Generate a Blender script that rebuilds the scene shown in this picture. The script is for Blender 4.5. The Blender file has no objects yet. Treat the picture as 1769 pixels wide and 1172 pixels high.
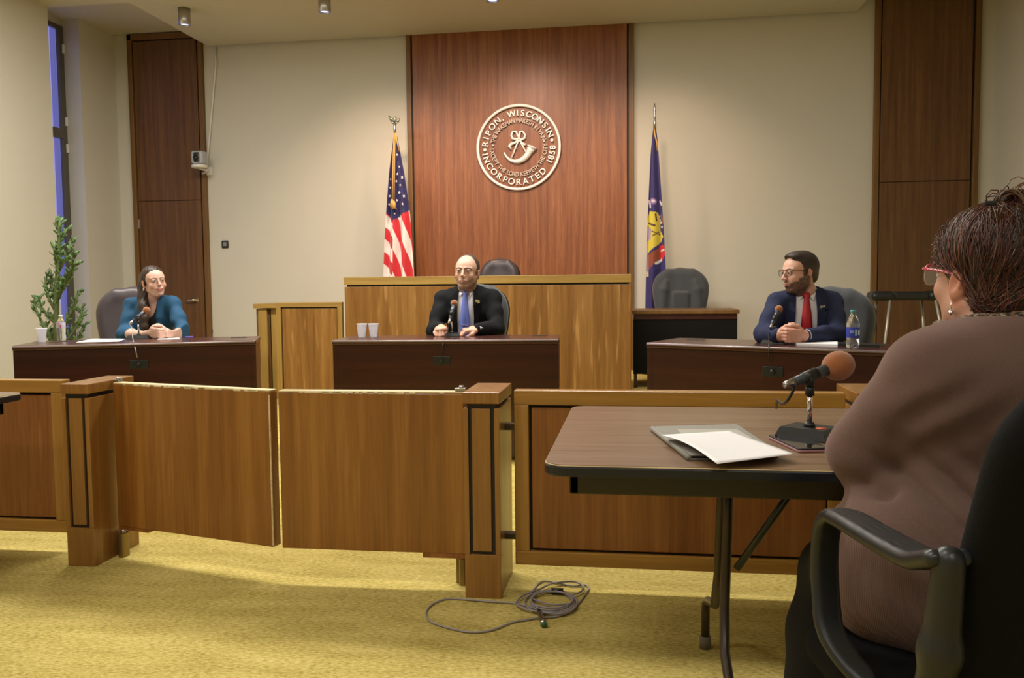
import bpy, bmesh, math, random
import numpy as np
from mathutils import Vector, Matrix
random.seed(7); np.random.seed(7)
SC = bpy.context.scene
COL = SC.collection
PI = math.pi

# ------------------------------------------------------------------ camera
CAM_H = 1.10
YAW, PIT, ROL = 0.14429755, 0.06498529, -0.00986081
FPX = 1460.0
_f = Vector((-math.sin(YAW), math.cos(YAW), 0)); _r = Vector((math.cos(YAW), math.sin(YAW), 0)); _u = Vector((0, 0, 1))
_f2 = _f*math.cos(PIT) - _u*math.sin(PIT); _u2 = _u*math.cos(PIT) + _f*math.sin(PIT)
_r3 = _r*math.cos(ROL) + _u2*math.sin(ROL); _u3 = _u2*math.cos(ROL) - _r*math.sin(ROL)
cam = bpy.data.objects.new('camera', bpy.data.cameras.new('camera')); COL.objects.link(cam)
cam.data.sensor_width = 36.0; cam.data.sensor_fit = 'HORIZONTAL'
cam.data.lens = FPX/1769*36.0; cam.data.clip_start = .05; cam.data.clip_end = 200
mw = Matrix.Identity(4)
for i in range(3):
    mw[i][0] = _r3[i]; mw[i][1] = _u3[i]; mw[i][2] = -_f2[i]
mw[2][3] = CAM_H
cam.matrix_world = mw
SC.camera = cam

def P(px, py, X=None, Y=None, Z=None):
    """survey helper: where the sight line through a photo pixel meets a wall, floor or table plane (metres)"""
    d = _r3*((px-884.5)/FPX) - _u3*((py-586)/FPX) + _f2
    t = X/d.x if X is not None else (Y/d.y if Y is not None else (Z-CAM_H)/d.z)
    return Vector((0, 0, CAM_H)) + d*t

# ------------------------------------------------------------------ world, lights, exposure
SC.view_settings.view_transform = 'Standard'
SC.view_settings.look = 'None'
SC.view_settings.gamma = 1.0
SC.view_settings.use_curve_mapping = False
SC.view_settings.exposure = 0.25
world = bpy.data.worlds.new('dusk'); SC.world = world; world.use_nodes = True
bgn = world.node_tree.nodes['Background']
bgn.inputs[0].default_value = (0.36, 0.36, 0.88, 1); bgn.inputs[1].default_value = 0.85

def area(name, loc, size, power, color, target=None, shape='RECTANGLE'):
    l = bpy.data.lights.new(name, 'AREA'); l.shape = shape; l.size = size[0]; l.size_y = size[1]
    l.energy = power; l.color = color
    o = bpy.data.objects.new(name, l); COL.objects.link(o); o.location = loc
    if target is not None:
        o.rotation_euler = (Vector(target)-Vector(loc)).to_track_quat('-Z', 'Y').to_euler()
    return o
def spot(name, loc, target, power, color, angle, blend=.6, radius=.04):
    l = bpy.data.lights.new(name, 'SPOT'); l.energy = power; l.color = color
    l.spot_size = math.radians(angle); l.spot_blend = blend; l.shadow_soft_size = radius
    o = bpy.data.objects.new(name, l); COL.objects.link(o); o.location = loc
    o.rotation_euler = (Vector(target)-Vector(loc)).to_track_quat('-Z', 'Y').to_euler()
    return o
CW = (1.0, .95, .87)
for i, (x, y) in enumerate([(-4.4, 5.4), (-3.0, 5.4), (-1.6, 5.4), (-0.2, 5.4)]):
    area('ceiling_fluorescent', (x, y, 3.93), (1.2, .6), 72, CW)
for i, (x, y) in enumerate([(-3.6, 1.4), (-1.2, 1.2), (-2.5, -1.5), (0.6, -1.5)]):
    area('audience_fluorescent', (x, y, 3.93), (1.2, .6), 36, CW)
WARM = (1.0, .70, .52)
spot('panel_spot', (-1.3, 7.9, 3.85), (-1.35, 9.6, 1.7), 210, WARM, 95, 1.0, .12)
spot('panel_spot', (-2.5, 7.9, 3.85), (-2.9, 9.6, 1.5), 130, WARM, 80, 1.0, .12)
spot('panel_spot', (-0.1, 7.9, 3.85), (0.4, 9.6, 1.5), 100, WARM, 80, 1.0, .12)

# ------------------------------------------------------------------ tags
def tag(o, label=None, cat=None, group=None, kind=None):
    if label: o['label'] = label
    if cat: o['category'] = cat
    if group: o['group'] = group
    if kind: o['kind'] = kind
    return o
def thing(name, label, cat, loc=(0, 0, 0), rz=0.0, group=None):
    o = bpy.data.objects.new(name, None); COL.objects.link(o)
    o.location = loc; o.rotation_euler = (0, 0, rz); o.empty_display_size = .1
    return tag(o, label, cat, group)
def copy_tree(o, parent=None):
    c = o.copy(); COL.objects.link(c)
    if parent is not None: c.parent = parent
    for ch in [k for k in bpy.data.objects if k.parent == o]:
        copy_tree(ch, c)
    return c

# ------------------------------------------------------------------ materials
def newmat(name):
    m = bpy.data.materials.new(name); m.use_nodes = True
    nt = m.node_tree; return m, nt, nt.nodes['Principled BSDF']
def plain(name, c, rough=.5, metal=0.0, spec=.5, emit=None, es=0, bump=0, bscale=200, sheen=0, coat=0):
    m, nt, b = newmat(name)
    b.inputs['Base Color'].default_value = (*c, 1); b.inputs['Roughness'].default_value = rough
    b.inputs['Metallic'].default_value = metal; b.inputs['Specular IOR Level'].default_value = spec
    if emit: b.inputs['Emission Color'].default_value = (*emit, 1); b.inputs['Emission Strength'].default_value = es
    if sheen: b.inputs['Sheen Weight'].default_value = sheen
    if coat: b.inputs['Coat Weight'].default_value = coat; b.inputs['Coat Roughness'].default_value = .15
    tc = nt.nodes.new('ShaderNodeTexCoord'); n = nt.nodes.new('ShaderNodeTexNoise')
    n.inputs['Scale'].default_value = bscale; n.inputs['Detail'].default_value = 3
    nt.links.new(tc.outputs['Object'], n.inputs['Vector'])
    if bump:
        bp = nt.nodes.new('ShaderNodeBump'); bp.inputs['Strength'].default_value = bump; bp.inputs['Distance'].default_value = .002
        nt.links.new(n.outputs['Fac'], bp.inputs['Height']); nt.links.new(bp.outputs['Normal'], b.inputs['Normal'])
    # slight tonal mottling of the surface itself
    mx = nt.nodes.new('ShaderNodeMixRGB'); mx.blend_type = 'MULTIPLY'; mx.inputs[0].default_value = .12
    mx.inputs[1].default_value = (*c, 1); nt.links.new(n.outputs['Fac'], mx.inputs[2]); nt.links.new(mx.outputs[0], b.inputs['Base Color'])
    return m
def wood(name, dark, mid, light, axis='Z', rough=.38, scale=1.0, contrast=1.0, streak=0.0, coat=0.0, spec=.5):
    m, nt, b = newmat(name)
    N = nt.nodes.new; L = nt.links.new
    tc = N('ShaderNodeTexCoord'); mp = N('ShaderNodeMapping')
    s = {'Z': (14, 14, .55), 'X': (.55, 14, 14), 'Y': (14, .55, 14)}[axis]
    mp.inputs['Scale'].default_value = tuple(v*scale for v in s)
    L(tc.outputs['Object'], mp.inputs['Vector'])
    n1 = N('ShaderNodeTexNoise'); n1.inputs['Scale'].default_value = 1.0; n1.inputs['Detail'].default_value = 5; n1.inputs['Roughness'].default_value = .62
    n1.inputs['Distortion'].default_value = .35
    L(mp.outputs[0], n1.inputs['Vector'])
    n2 = N('ShaderNodeTexNoise'); n2.inputs['Scale'].default_value = 9.0; n2.inputs['Detail'].default_value = 4
    L(mp.outputs[0], n2.inputs['Vector'])
    ad = N('ShaderNodeMath'); ad.operation = 'MULTIPLY_ADD'; ad.inputs[1].default_value = .35
    L(n2.outputs['Fac'], ad.inputs[0]); L(n1.outputs['Fac'], ad.inputs[2])
    cr = N('ShaderNodeValToRGB')
    e = cr.color_ramp.elements
    e[0].position = .68-.22/contrast; e[0].color = (*dark, 1); e[1].position = .68+.22/contrast; e[1].color = (*light, 1)
    em = e.new(.68); em.color = (*mid, 1)
    L(ad.outputs[0], cr.inputs[0])
    out = cr.outputs[0]
    if streak:
        n3 = N('ShaderNodeTexNoise'); n3.inputs['Scale'].default_value = 3.2; n3.inputs['Detail'].default_value = 1
        mp2 = N('ShaderNodeMapping'); s3 = {'Z': (9, 9, .7), 'X': (.7, 9, 9), 'Y': (9, .7, 9)}[axis]
        mp2.inputs['Scale'].default_value = s3; mp2.inputs['Location'].default_value = (3.1, 7.7, 1.3)
        L(tc.outputs['Object'], mp2.inputs['Vector']); L(mp2.outputs[0], n3.inputs['Vector'])
        r3 = N('ShaderNodeValToRGB'); r3.color_ramp.elements[0].position = .64; r3.color_ramp.elements[1].position = .74
        L(n3.outputs['Fac'], r3.inputs[0])
        ms = N('ShaderNodeMath'); ms.operation = 'MULTIPLY'; ms.inputs[1].default_value = streak
        L(r3.outputs[0], ms.inputs[0])
        mx = N('ShaderNodeMixRGB'); L(ms.outputs[0], mx.inputs[0]); L(out, mx.inputs[1]); mx.inputs[2].default_value = (*[min(1, v*1.9+.05) for v in light], 1)
        out = mx.outputs[0]
    L(out, b.inputs['Base Color'])
    b.inputs['Roughness'].default_value = rough; b.inputs['Specular IOR Level'].default_value = spec
    if coat: b.inputs['Coat Weight'].default_value = coat; b.inputs['Coat Roughness'].default_value = .12
    bp = N('ShaderNodeBump'); bp.inputs['Strength'].default_value = .08; bp.inputs['Distance'].default_value = .001
    L(n2.outputs['Fac'], bp.inputs['Height']); L(bp.outputs[0], b.inputs['Normal'])
    return m
def vcol(name, rough=.6, spec=.4, sheen=0, bump=0, bscale=300, sss=0, metal=0):
    m, nt, b = newmat(name)
    a = nt.nodes.new('ShaderNodeAttribute'); a.attribute_name = 'Col'
    nt.links.new(a.outputs['Color'], b.inputs['Base Color'])
    b.inputs['Roughness'].default_value = rough; b.inputs['Specular IOR Level'].default_value = spec
    b.inputs['Metallic'].default_value = metal
    if sheen: b.inputs['Sheen Weight'].default_value = sheen
    if sss:
        b.inputs['Subsurface Weight'].default_value = sss; b.inputs['Subsurface Radius'].default_value = (.01, .004, .002)
        b.inputs['Subsurface Scale'].default_value = 1.0
    if bump:
        tc = nt.nodes.new('ShaderNodeTexCoord'); n = nt.nodes.new('ShaderNodeTexNoise')
        n.inputs['Scale'].default_value = bscale; nt.links.new(tc.outputs['Object'], n.inputs['Vector'])
        bp = nt.nodes.new('ShaderNodeBump'); bp.inputs['Strength'].default_value = bump; bp.inputs['Distance'].default_value = .002
        nt.links.new(n.outputs['Fac'], bp.inputs['Height']); nt.links.new(bp.outputs['Normal'], b.inputs['Normal'])
    return m
def clear(name, c=(1, 1, 1), rough=.05, trans=1.0, alpha=1.0, ior=1.3):
    m, nt, b = newmat(name)
    b.inputs['Base Color'].default_value = (*c, 1); b.inputs['Roughness'].default_value = rough
    b.inputs['Transmission Weight'].default_value = trans; b.inputs['IOR'].default_value = ior; b.inputs['Alpha'].default_value = alpha
    return m
def fabric_wall(name, c):
    m, nt, b = newmat(name); N = nt.nodes.new; L = nt.links.new
    tc = N('ShaderNodeTexCoord'); n = N('ShaderNodeTexNoise'); n.inputs['Scale'].default_value = 90; n.inputs['Detail'].default_value = 4
    L(tc.outputs['Object'], n.inputs['Vector'])
    n2 = N('ShaderNodeTexNoise'); n2.inputs['Scale'].default_value = 1.3; L(tc.outputs['Object'], n2.inputs['Vector'])
    mx = N('ShaderNodeMixRGB'); mx.inputs[1].default_value = (*[v*.93 for v in c], 1); mx.inputs[2].default_value = (*[v*1.07 for v in c], 1)
    ad = N('ShaderNodeMath'); ad.operation = 'MULTIPLY_ADD'; ad.inputs[1].default_value = .5; L(n2.outputs['Fac'], ad.inputs[0])
    ml = N('ShaderNodeMath'); ml.operation = 'MULTIPLY'; ml.inputs[1].default_value = .5; L(n.outputs['Fac'], ml.inputs[0]); L(ml.outputs[0], ad.inputs[2])
    L(ad.outputs[0], mx.inputs[0]); L(mx.outputs[0], b.inputs['Base Color'])
    b.inputs['Roughness'].default_value = .92; b.inputs['Specular IOR Level'].default_value = .15
    bp = N('ShaderNodeBump'); bp.inputs['Strength'].default_value = .2; bp.inputs['Distance'].default_value = .002
    L(n.outputs['Fac'], bp.inputs['Height']); L(bp.outputs[0], b.inputs['Normal'])
    return m
def carpet_mat():
    m, nt, b = newmat('yellow_carpet'); N = nt.nodes.new; L = nt.links.new
    tc = N('ShaderNodeTexCoord')
    n = N('ShaderNodeTexNoise'); n.inputs['Scale'].default_value = 150; n.inputs['Detail'].default_value = 5; n.inputs['Roughness'].default_value = .7
    mp = N('ShaderNodeMapping'); mp.inputs['Scale'].default_value = (.35, 1.0, 1)
    L(tc.outputs['Object'], mp.inputs[0]); L(mp.outputs[0], n.inputs['Vector'])
    n2 = N('ShaderNodeTexNoise'); n2.inputs['Scale'].default_value = 5; n2.inputs['Detail'].default_value = 4
    mp2 = N('ShaderNodeMapping'); mp2.inputs['Scale'].default_value = (.6, 2.4, 1); L(tc.outputs['Object'], mp2.inputs[0]); L(mp2.outputs[0], n2.inputs['Vector'])
    cr = N('ShaderNodeValToRGB'); e = cr.color_ramp.elements
    e[0].position = .33; e[0].color = (.30, .225, .055, 1); e[1].position = .68; e[1].color = (.70, .57, .22, 1)
    em = e.new(.5); em.color = (.50, .40, .115, 1)
    ad = N('ShaderNodeMath'); ad.operation = 'MULTIPLY_ADD'; ad.inputs[1].default_value = .3
    sb = N('ShaderNodeMath'); sb.operation = 'SUBTRACT'; sb.inputs[1].default_value = .5; L(n2.outputs['Fac'], sb.inputs[0])
    L(sb.outputs[0], ad.inputs[0]); L(n.outputs['Fac'], ad.inputs[2]); L(ad.outputs[0], cr.inputs[0]); L(cr.outputs[0], b.inputs['Base Color'])
    b.inputs['Roughness'].default_value = .95; b.inputs['Specular IOR Level'].default_value = .1
    bp = N('ShaderNodeBump'); bp.inputs['Strength'].default_value = .5; bp.inputs['Distance'].default_value = .004
    L(n.outputs['Fac'], bp.inputs['Height']); L(bp.outputs[0], b.inputs['Normal'])
    return m
M = {}
M['wall'] = fabric_wall('beige_fabric_wall', (.60, .57, .485))
M['ceiling'] = fabric_wall('cream_ceiling', (.55, .52, .43))
M['carpet'] = carpet_mat()
M['panelwood'] = wood('red_brown_panel_wood', (.155, .046, .014), (.24, .080, .024), (.335, .132, .045), 'Z', .42, 1.6, 1.1)
M['doorwood'] = wood('walnut_door_wood', (.080, .034, .010), (.125, .054, .015), (.175, .082, .025), 'Z', .45, 1.6, 1.0)
M['benchwood'] = wood('bench_front_wood', (.150, .062, .010), (.215, .096, .018), (.295, .148, .036), 'Z', .42, 1.0, 1.1, streak=.35)
M['trimwood'] = wood('olive_oak_trim', (.23, .135, .028), (.31, .185, .042), (.39, .25, .07), 'X', .42, 1.0, 1.0)
M['trimwoodz'] = wood('olive_oak_trim_upright', (.23, .135, .028), (.31, .185, .042), (.39, .25, .07), 'Z', .42, 1.0, 1.0)
M['doortrim'] = wood('brown_door_trim', (.12, .055, .012), (.17, .08, .018), (.22, .11, .03), 'Z', .45, 1.0, 1.0)
M['railtrim'] = wood('honey_rail_trim', (.28, .135, .022), (.38, .19, .035), (.48, .26, .06), 'X', .36, 1.0, 1.0, coat=.2)
M['railtrimz'] = wood('honey_rail_trim_upright', (.26, .125, .020), (.355, .172, .032), (.44, .23, .052), 'Z', .36, 1.0, 1.0, coat=.2)
M['railpanel'] = wood('rail_panel_wood', (.17, .055, .011), (.25, .088, .018), (.33, .13, .03), 'Z', .36, 1.0, 1.1, streak=.12, coat=.2)
M['gatewood'] = wood('gate_wood', (.185, .070, .012), (.26, .103, .018), (.34, .150, .030), 'Z', .34, .9, 1.1, streak=.14, coat=.25)
M['postwood'] = wood('post_wood', (.205, .090, .018), (.28, .128, .027), (.36, .18, .043), 'Z', .36, 1.2, 1.0, coat=.2)
M['rawedge'] = wood('worn_raw_edge', (.50, .37, .17), (.66, .52, .29), (.80, .68, .45), 'X', .6, 2.0, 1.0)
M['reveal'] = plain('dark_reveal', (.018, .012, .008), .6)
M['cherry'] = wood('dark_cherry_laminate', (.022, .006, .004), (.036, .009, .006), (.055, .015, .009), 'X', .28, 1.3, 1.0, spec=.6)
M['cherrytop'] = wood('dark_cherry_top', (.045, .014, .011), (.06, .02, .016), (.085, .03, .024), 'X', .22, 1.3, 1.0, spec=.7)
M['blackdesk'] = plain('black_desk_side', (.004, .004, .004), .7, spec=.2)
M['walnutlam'] = wood('walnut_laminate_top', (.135, .075, .036), (.20, .118, .062), (.27, .17, .10), 'X', .34, 3.0, 1.0, spec=.5)
M['blackedge'] = plain('black_vinyl_edge', (.010, .012, .018), .3, bump=.1)
M['apron'] = plain('olive_black_steel_apron', (.045, .037, .018), .5)
M['legsteel'] = plain('brown_steel_tube', (.060, .042, .026), .35, .3)
M['rubber'] = plain('grey_rubber', (.16, .14, .10), .8)
M['chrome'] = plain('chrome', (.78, .78, .80), .12, 1.0)
M['brushed'] = plain('brushed_metal', (.50, .48, .46), .32, 1.0)
M['brass'] = plain('aged_brass', (.30, .22, .09), .38, .85)
M['gold'] = plain('gold_cord', (.72, .40, .10), .6)
M['sealmetal'] = plain('cast_aluminium', (.93, .89, .85), .55, .15)
M['sealdull'] = plain('dull_cast_letters', (.60, .50, .42), .6, .15)
M['black'] = plain('black_plastic', (.012, .012, .013), .42)
M['blackvinyl'] = plain('black_vinyl', (.014, .015, .016), .45, bump=.2, bscale=120)
M['chairgrey'] = plain('charcoal_chair_fabric', (.050, .055, .062), .8, bump=.3, bscale=500, sheen=.3)
M['chairleather'] = plain('dark_plum_leather', (.055, .042, .048), .42, bump=.2, bscale=150)
M['white'] = plain('white_plastic', (.80, .78, .72), .4)
M['grey'] = plain('grey_plastic', (.30, .30, .31), .45)
M['paper'] = plain('white_paper', (.90, .90, .93), .7)
M['foam'] = plain('orange_brown_foam', (.34, .115, .032), .95, bump=.6, bscale=700, sheen=.4)
M['micbody'] = plain('grey_microphone_body', (.085, .10, .12), .38, .5)
M['frame'] = plain('dark_window_frame', (.13, .12, .10), .45, .3)
M['glass'] = clear('window_glass', (.9, .92, 1), 0.0, 1.0, 1.0, 1.45)
M['navy'] = plain('navy_cloth', (.018, .018, .075), .8)

# ------------------------------------------------------------------ mesh builder
class MB:
    def __init__(s): s.bm = bmesh.new(); s.mi = 0
    def _tag(s, faces):
        for f in faces: f.material_index = s.mi
    def box(s, lo, hi, bevel=0, seg=2, mat=None):
        lo = Vector(lo); hi = Vector(hi); b = bmesh.new()
        bmesh.ops.create_cube(b, size=1)
        for v in b.verts:
            v.co = Vector([lo[i] + (v.co[i]+.5)*(hi[i]-lo[i]) for i in range(3)])
        if bevel: bmesh.ops.bevel(b, geom=list(b.edges), offset=bevel, segments=seg, affect='EDGES', profile=.5)
        return s.merge(b, mat)
    def merge(s, b, mat=None):
        if mat is not None: bmesh.ops.transform(b, matrix=mat, verts=b.verts)
        for f in b.faces: f.material_index = s.mi
        me = bpy.data.meshes.new('tmp'); b.to_mesh(me); b.free(); s.bm.from_mesh(me); bpy.data.meshes.remove(me)
        return s
    def tube(s, pts, r, sides=10, cap=True, closed=False):
        pts = [Vector(p) for p in pts]; n = len(pts)
        rs = r if isinstance(r, (list, tuple)) else [r]*n
        rings = []; up = None
        for i, p in enumerate(pts):
            a = pts[i-1] if (i > 0 or closed) else p; b = pts[(i+1) % n] if (i < n-1 or closed) else p
            t = (b-a)
            t = t.normalized() if t.length > 1e-9 else Vector((0, 0, 1))
            if up is None:
                up = Vector((0, 0, 1)) if abs(t.z) < .9 else Vector((1, 0, 0))
            x = t.cross(up)
            if x.length < 1e-6: x = t.cross(Vector((0, 1, 0)))
            x.normalize(); y = x.cross(t).normalized(); up = y
            rings.append([s.bm.verts.new(p + (x*math.cos(2*PI*k/sides) + y*math.sin(2*PI*k/sides))*rs[i]) for k in range(sides)])
        fs = []
        for i in range(n if closed else n-1):
            A = rings[i]; B = rings[(i+1) % n]
            for k in range(sides):
                fs.append(s.bm.faces.new((A[k], A[(k+1) % sides], B[(k+1) % sides], B[k])))
        if cap and not closed:
            fs.append(s.bm.faces.new(rings[0][::-1])); fs.append(s.bm.faces.new(rings[-1]))
        for f in fs: f.material_index = s.mi; f.smooth = True
        return s
    def lathe(s, prof, loc=(0, 0, 0), sides=24, mat=None, closed=False):
        b = bmesh.new(); rings = []
        for r, z in prof:
            rings.append([b.verts.new((max(r, 1e-5)*math.cos(2*PI*k/sides), max(r, 1e-5)*math.sin(2*PI*k/sides), z)) for k in range(sides)])
        for A, B in zip(rings[:-1], rings[1:]):
            for k in range(sides):
                f = b.faces.new((A[k], A[(k+1) % sides], B[(k+1) % sides], B[k])); f.smooth = True
        if prof[0][0] > 1e-4 and not closed: b.faces.new(rings[0][::-1])
        if prof[-1][0] > 1e-4 and not closed: b.faces.new(rings[-1])
        T = Matrix.Translation(loc)
        if mat is not None: T = T @ mat
        return s.merge(b, T)
    def prism(s, outline, t0, t1, T=None, bevel=0):
        """outline in local XY, extruded from z=t0 to t1, then transformed by T"""
        b = bmesh.new()
        A = [b.verts.new((x, y, t0)) for x, y in outline]; B = [b.verts.new((x, y, t1)) for x, y in outline]
        n = len(outline)
        b.faces.new(A[::-1]); b.faces.new(B)
        for k in range(n): b.faces.new((A[k], A[(k+1) % n], B[(k+1) % n], B[k]))
        bmesh.ops.recalc_face_normals(b, faces=b.faces)
        if bevel:
            eds = [e for e in b.edges if len(e.link_faces) == 2 and abs(e.link_faces[0].normal.z) + abs(e.link_faces[1].normal.z) > .9 and abs(abs(e.link_faces[0].normal.z)-abs(e.link_faces[1].normal.z)) > .5]
            bmesh.ops.bevel(b, geom=eds, offset=bevel, segments=2, affect='EDGES', profile=.5)
        return s.merge(b, T)
    def sphere(s, loc, r, u=16, v=10, scale=(1, 1, 1), rot=None):
        b = bmesh.new(); bmesh.ops.create_uvsphere(b, u_segments=u, v_segments=v, radius=r)
        for f in b.faces: f.smooth = True
        T = Matrix.Translation(loc)
        if rot is not None: T = T @ rot
        return s.merge(b, T @ Matrix.Diagonal((*scale, 1)))
    def build(s, name, mats, parent=None, smooth=None):
        me = bpy.data.meshes.new(name); s.bm.normal_update(); s.bm.to_mesh(me); s.bm.free()
        for m in (mats if isinstance(mats, (list, tuple)) else [mats]): me.materials.append(m)
        o = bpy.data.objects.new(name, me); COL.objects.link(o)
        if parent is not None: o.parent = parent
        return o
def quadbox(m, a, b, c, d, z0, z1):
    """box on a floor quadrilateral a,b,c,d (xy pairs)"""
    return m.prism([tuple(q[:2]) for q in (a, b, c, d)], z0, z1)
def rotx(a): return Matrix.Rotation(a, 4, 'X')
def roty(a): return Matrix.Rotation(a, 4, 'Y')
def rotz(a): return Matrix.Rotation(a, 4, 'Z')
def look_mat(p, d, up=(0, 0, 1)):
    """matrix whose Z axis points along d, placed at p"""
    z = Vector(d).normalized(); u = Vector(up)
    x = u.cross(z)
    if x.length < 1e-4: x = Vector((1, 0, 0)).cross(z)
    x.normalize(); y = z.cross(x)
    m = Matrix.Identity(4)
    for i in range(3): m[i][0] = x[i]; m[i][1] = y[i]; m[i][2] = z[i]; m[i][3] = p[i]
    return m
def rrect(w, h, r, n=6, cx=0, cy=0):
    out = []
    for (sx, sy, a0) in ((1, 1, 0), (-1, 1, 90), (-1, -1, 180), (1, -1, 270)):
        for k in range(n+1):
            a = math.radians(a0+90*k/n); out.append((cx+sx*(w/2-r)+r*math.cos(a), cy+sy*(h/2-r)+r*math.sin(a)))
    return out

# ------------------------------------------------------------------ smooth body builder (blended volumes -> one continuous surface)
def axis(*segs):
    """segs: (start, end, step) joined into one coordinate axis"""
    out = []
    for a, b, h in segs:
        n = max(1, int(round((b-a)/h))); out += list(np.linspace(a, b, n, endpoint=False))
    out.append(segs[-1][1]); return np.array(out, np.float32)
class Field:
    def __init__(s, ax, ay, az):
        s.a = (ax, ay, az); s.d = np.full((len(ax), len(ay), len(az)), 9.0, np.float32)
        s.T = Matrix.Identity(4); s.sc = 1.0
    def frame(s, T=None, scale=1.0):
        s.T = T if T is not None else Matrix.Identity(4); s.sc = scale; return s
    def _apply(s, lo, hi, k, fn, mode):
        pad = (k + .012)/s.sc
        cs = [s.T @ (Vector((x, y, z))*s.sc) for x in (lo[0]-pad, hi[0]+pad) for y in (lo[1]-pad, hi[1]+pad) for z in (lo[2]-pad, hi[2]+pad)]
        sl = []; g = []
        for i in range(3):
            mn = min(c[i] for c in cs); mxv = max(c[i] for c in cs); A = s.a[i]
            i0 = max(0, int(np.searchsorted(A, mn))-1); i1 = min(len(A), int(np.searchsorted(A, mxv))+1)
            if i1-i0 < 1: return s
            sl.append(slice(i0, i1)); g.append(A[i0:i1])
        X = g[0][:, None, None]; Y = g[1][None, :, None]; Z = g[2][None, None, :]
        Ti = s.T.inverted(); sc = s.sc
        loc = [(Ti[i][0]*X + Ti[i][1]*Y + Ti[i][2]*Z + Ti[i][3])/sc for i in range(3)]
        new = (fn(*loc)*sc).astype(np.float32); old = s.d[tuple(sl)]
        kk = max(k*sc, 1e-6)
        if mode == 'add':
            h = np.maximum(kk-np.abs(old-new), 0)/kk; s.d[tuple(sl)] = np.minimum(old, new) - h*h*kk*.25
        else:
            new = -new; h = np.maximum(kk-np.abs(old-new), 0)/kk; s.d[tuple(sl)] = np.maximum(old, new) + h*h*kk*.25
        return s
    def ell(s, c, r, k=.01, rot=None, mode='add'):
        R = (rot.to_3x3() if rot is not None else Matrix.Identity(3)); Ri = R.transposed(); m = max(r)
        def fn(x, y, z):
            x = x-c[0]; y = y-c[1]; z = z-c[2]
            q = [Ri[i][0]*x + Ri[i][1]*y + Ri[i][2]*z for i in range(3)]
            k0 = np.sqrt((q[0]/r[0])**2 + (q[1]/r[1])**2 + (q[2]/r[2])**2)
            k1 = np.sqrt((q[0]/r[0]**2)**2 + (q[1]/r[1]**2)**2 + (q[2]/r[2]**2)**2)
            return k0*(k0-1)/np.maximum(k1, 1e-5)
        return s._apply([v-m for v in c], [v+m for v in c], k, fn, mode)
    def cap(s, a, b, ra, rb=None, k=.01, mode='add', flat=None):
        """tapered capsule; flat=(axis, factor) squeezes it along one axis about its line"""
        rb = ra if rb is None else rb; a = np.array(a, float); b = np.array(b, float); ab = b-a; L2 = max(float(ab@ab), 1e-9); m = max(ra, rb)
        if flat is not None and flat[1] > 1: m *= 1
        def fn(x, y, z):
            p = [x-a[0], y-a[1], z-a[2]]
            t = np.clip((p[0]*ab[0]+p[1]*ab[1]+p[2]*ab[2])/L2, 0, 1)
            q = [p[i]-ab[i]*t for i in range(3)]
            if flat is not None: q[flat[0]] = q[flat[0]]*flat[1]
            d = np.sqrt(q[0]**2+q[1]**2+q[2]**2) - (ra+(rb-ra)*t)
            return d/(flat[1] if flat is not None and flat[1] > 1 else 1)
        return s._apply(np.minimum(a, b)-m, np.maximum(a, b)+m, k, fn, mode)
    def chain(s, pts, rs, k=.01, mode='add', flat=None):
        rs = rs if isinstance(rs, (list, tuple)) else [rs]*len(pts)
        for i in range(len(pts)-1): s.cap(pts[i], pts[i+1], rs[i], rs[i+1], k, mode, flat)
        return s
    def box(s, c, h, r=.01, k=.005, rot=None, mode='add'):
        R = (rot.to_3x3() if rot is not None else Matrix.Identity(3)); Ri = R.transposed(); m = sum(v*v for v in h)**.5 + r
        def fn(x, y, z):
            x = x-c[0]; y = y-c[1]; z = z-c[2]
            q = [np.abs(Ri[i][0]*x + Ri[i][1]*y + Ri[i][2]*z)-(h[i]-r) for i in range(3)]
            o = np.sqrt(np.maximum(q[0], 0)**2+np.maximum(q[1], 0)**2+np.maximum(q[2], 0)**2)
            return o + np.minimum(np.maximum(q[0], np.maximum(q[1], q[2])), 0) - r
        return s._apply([v-m for v in c], [v+m for v in c], k, fn, mode)
    def warp(s, fn):
        """add a displacement field fn(x,y,z) to the distances near the surface"""
        X = s.a[0][:, None, None]; Y = s.a[1][None, :, None]; Z = s.a[2][None, None, :]
        s.d += fn(X, Y, Z).astype(np.float32); return s
    def mesh(s, name, mat, parent=None, color=None, relax=1, rel=None):
        d = s.d; ax, ay, az = s.a
        d[0], d[-1], d[:, 0], d[:, -1], d[:, :, 0], d[:, :, -1] = [1.0]*6 if False else (np.maximum(d[0], .001), np.maximum(d[-1], .001), np.maximum(d[:, 0], .001), np.maximum(d[:, -1], .001), np.maximum(d[:, :, 0], .001), np.maximum(d[:, :, -1], .001))
        ins = d < 0
        cnt = np.zeros(tuple(n-1 for n in d.shape), np.int8)
        for i in (0, 1):
            for j in (0, 1):
                for k in (0, 1):
                    cnt += ins[i:d.shape[0]-1+i, j:d.shape[1]-1+j, k:d.shape[2]-1+k]
        ci = np.argwhere((cnt > 0) & (cnt < 8)); del cnt
        idx = np.full(tuple(n-1 for n in d.shape), -1, np.int32); idx[ci[:, 0], ci[:, 1], ci[:, 2]] = np.arange(len(ci))
        acc = np.zeros((len(ci), 3)); num = np.zeros(len(ci))
        co = [(i, j, k) for i in (0, 1) for j in (0, 1) for k in (0, 1)]
        vals = {c: d[ci[:, 0]+c[0], ci[:, 1]+c[1], ci[:, 2]+c[2]] for c in co}
        pos = {c: np.stack([ax[ci[:, 0]+c[0]], ay[ci[:, 1]+c[1]], az[ci[:, 2]+c[2]]], 1) for c in co}
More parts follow.
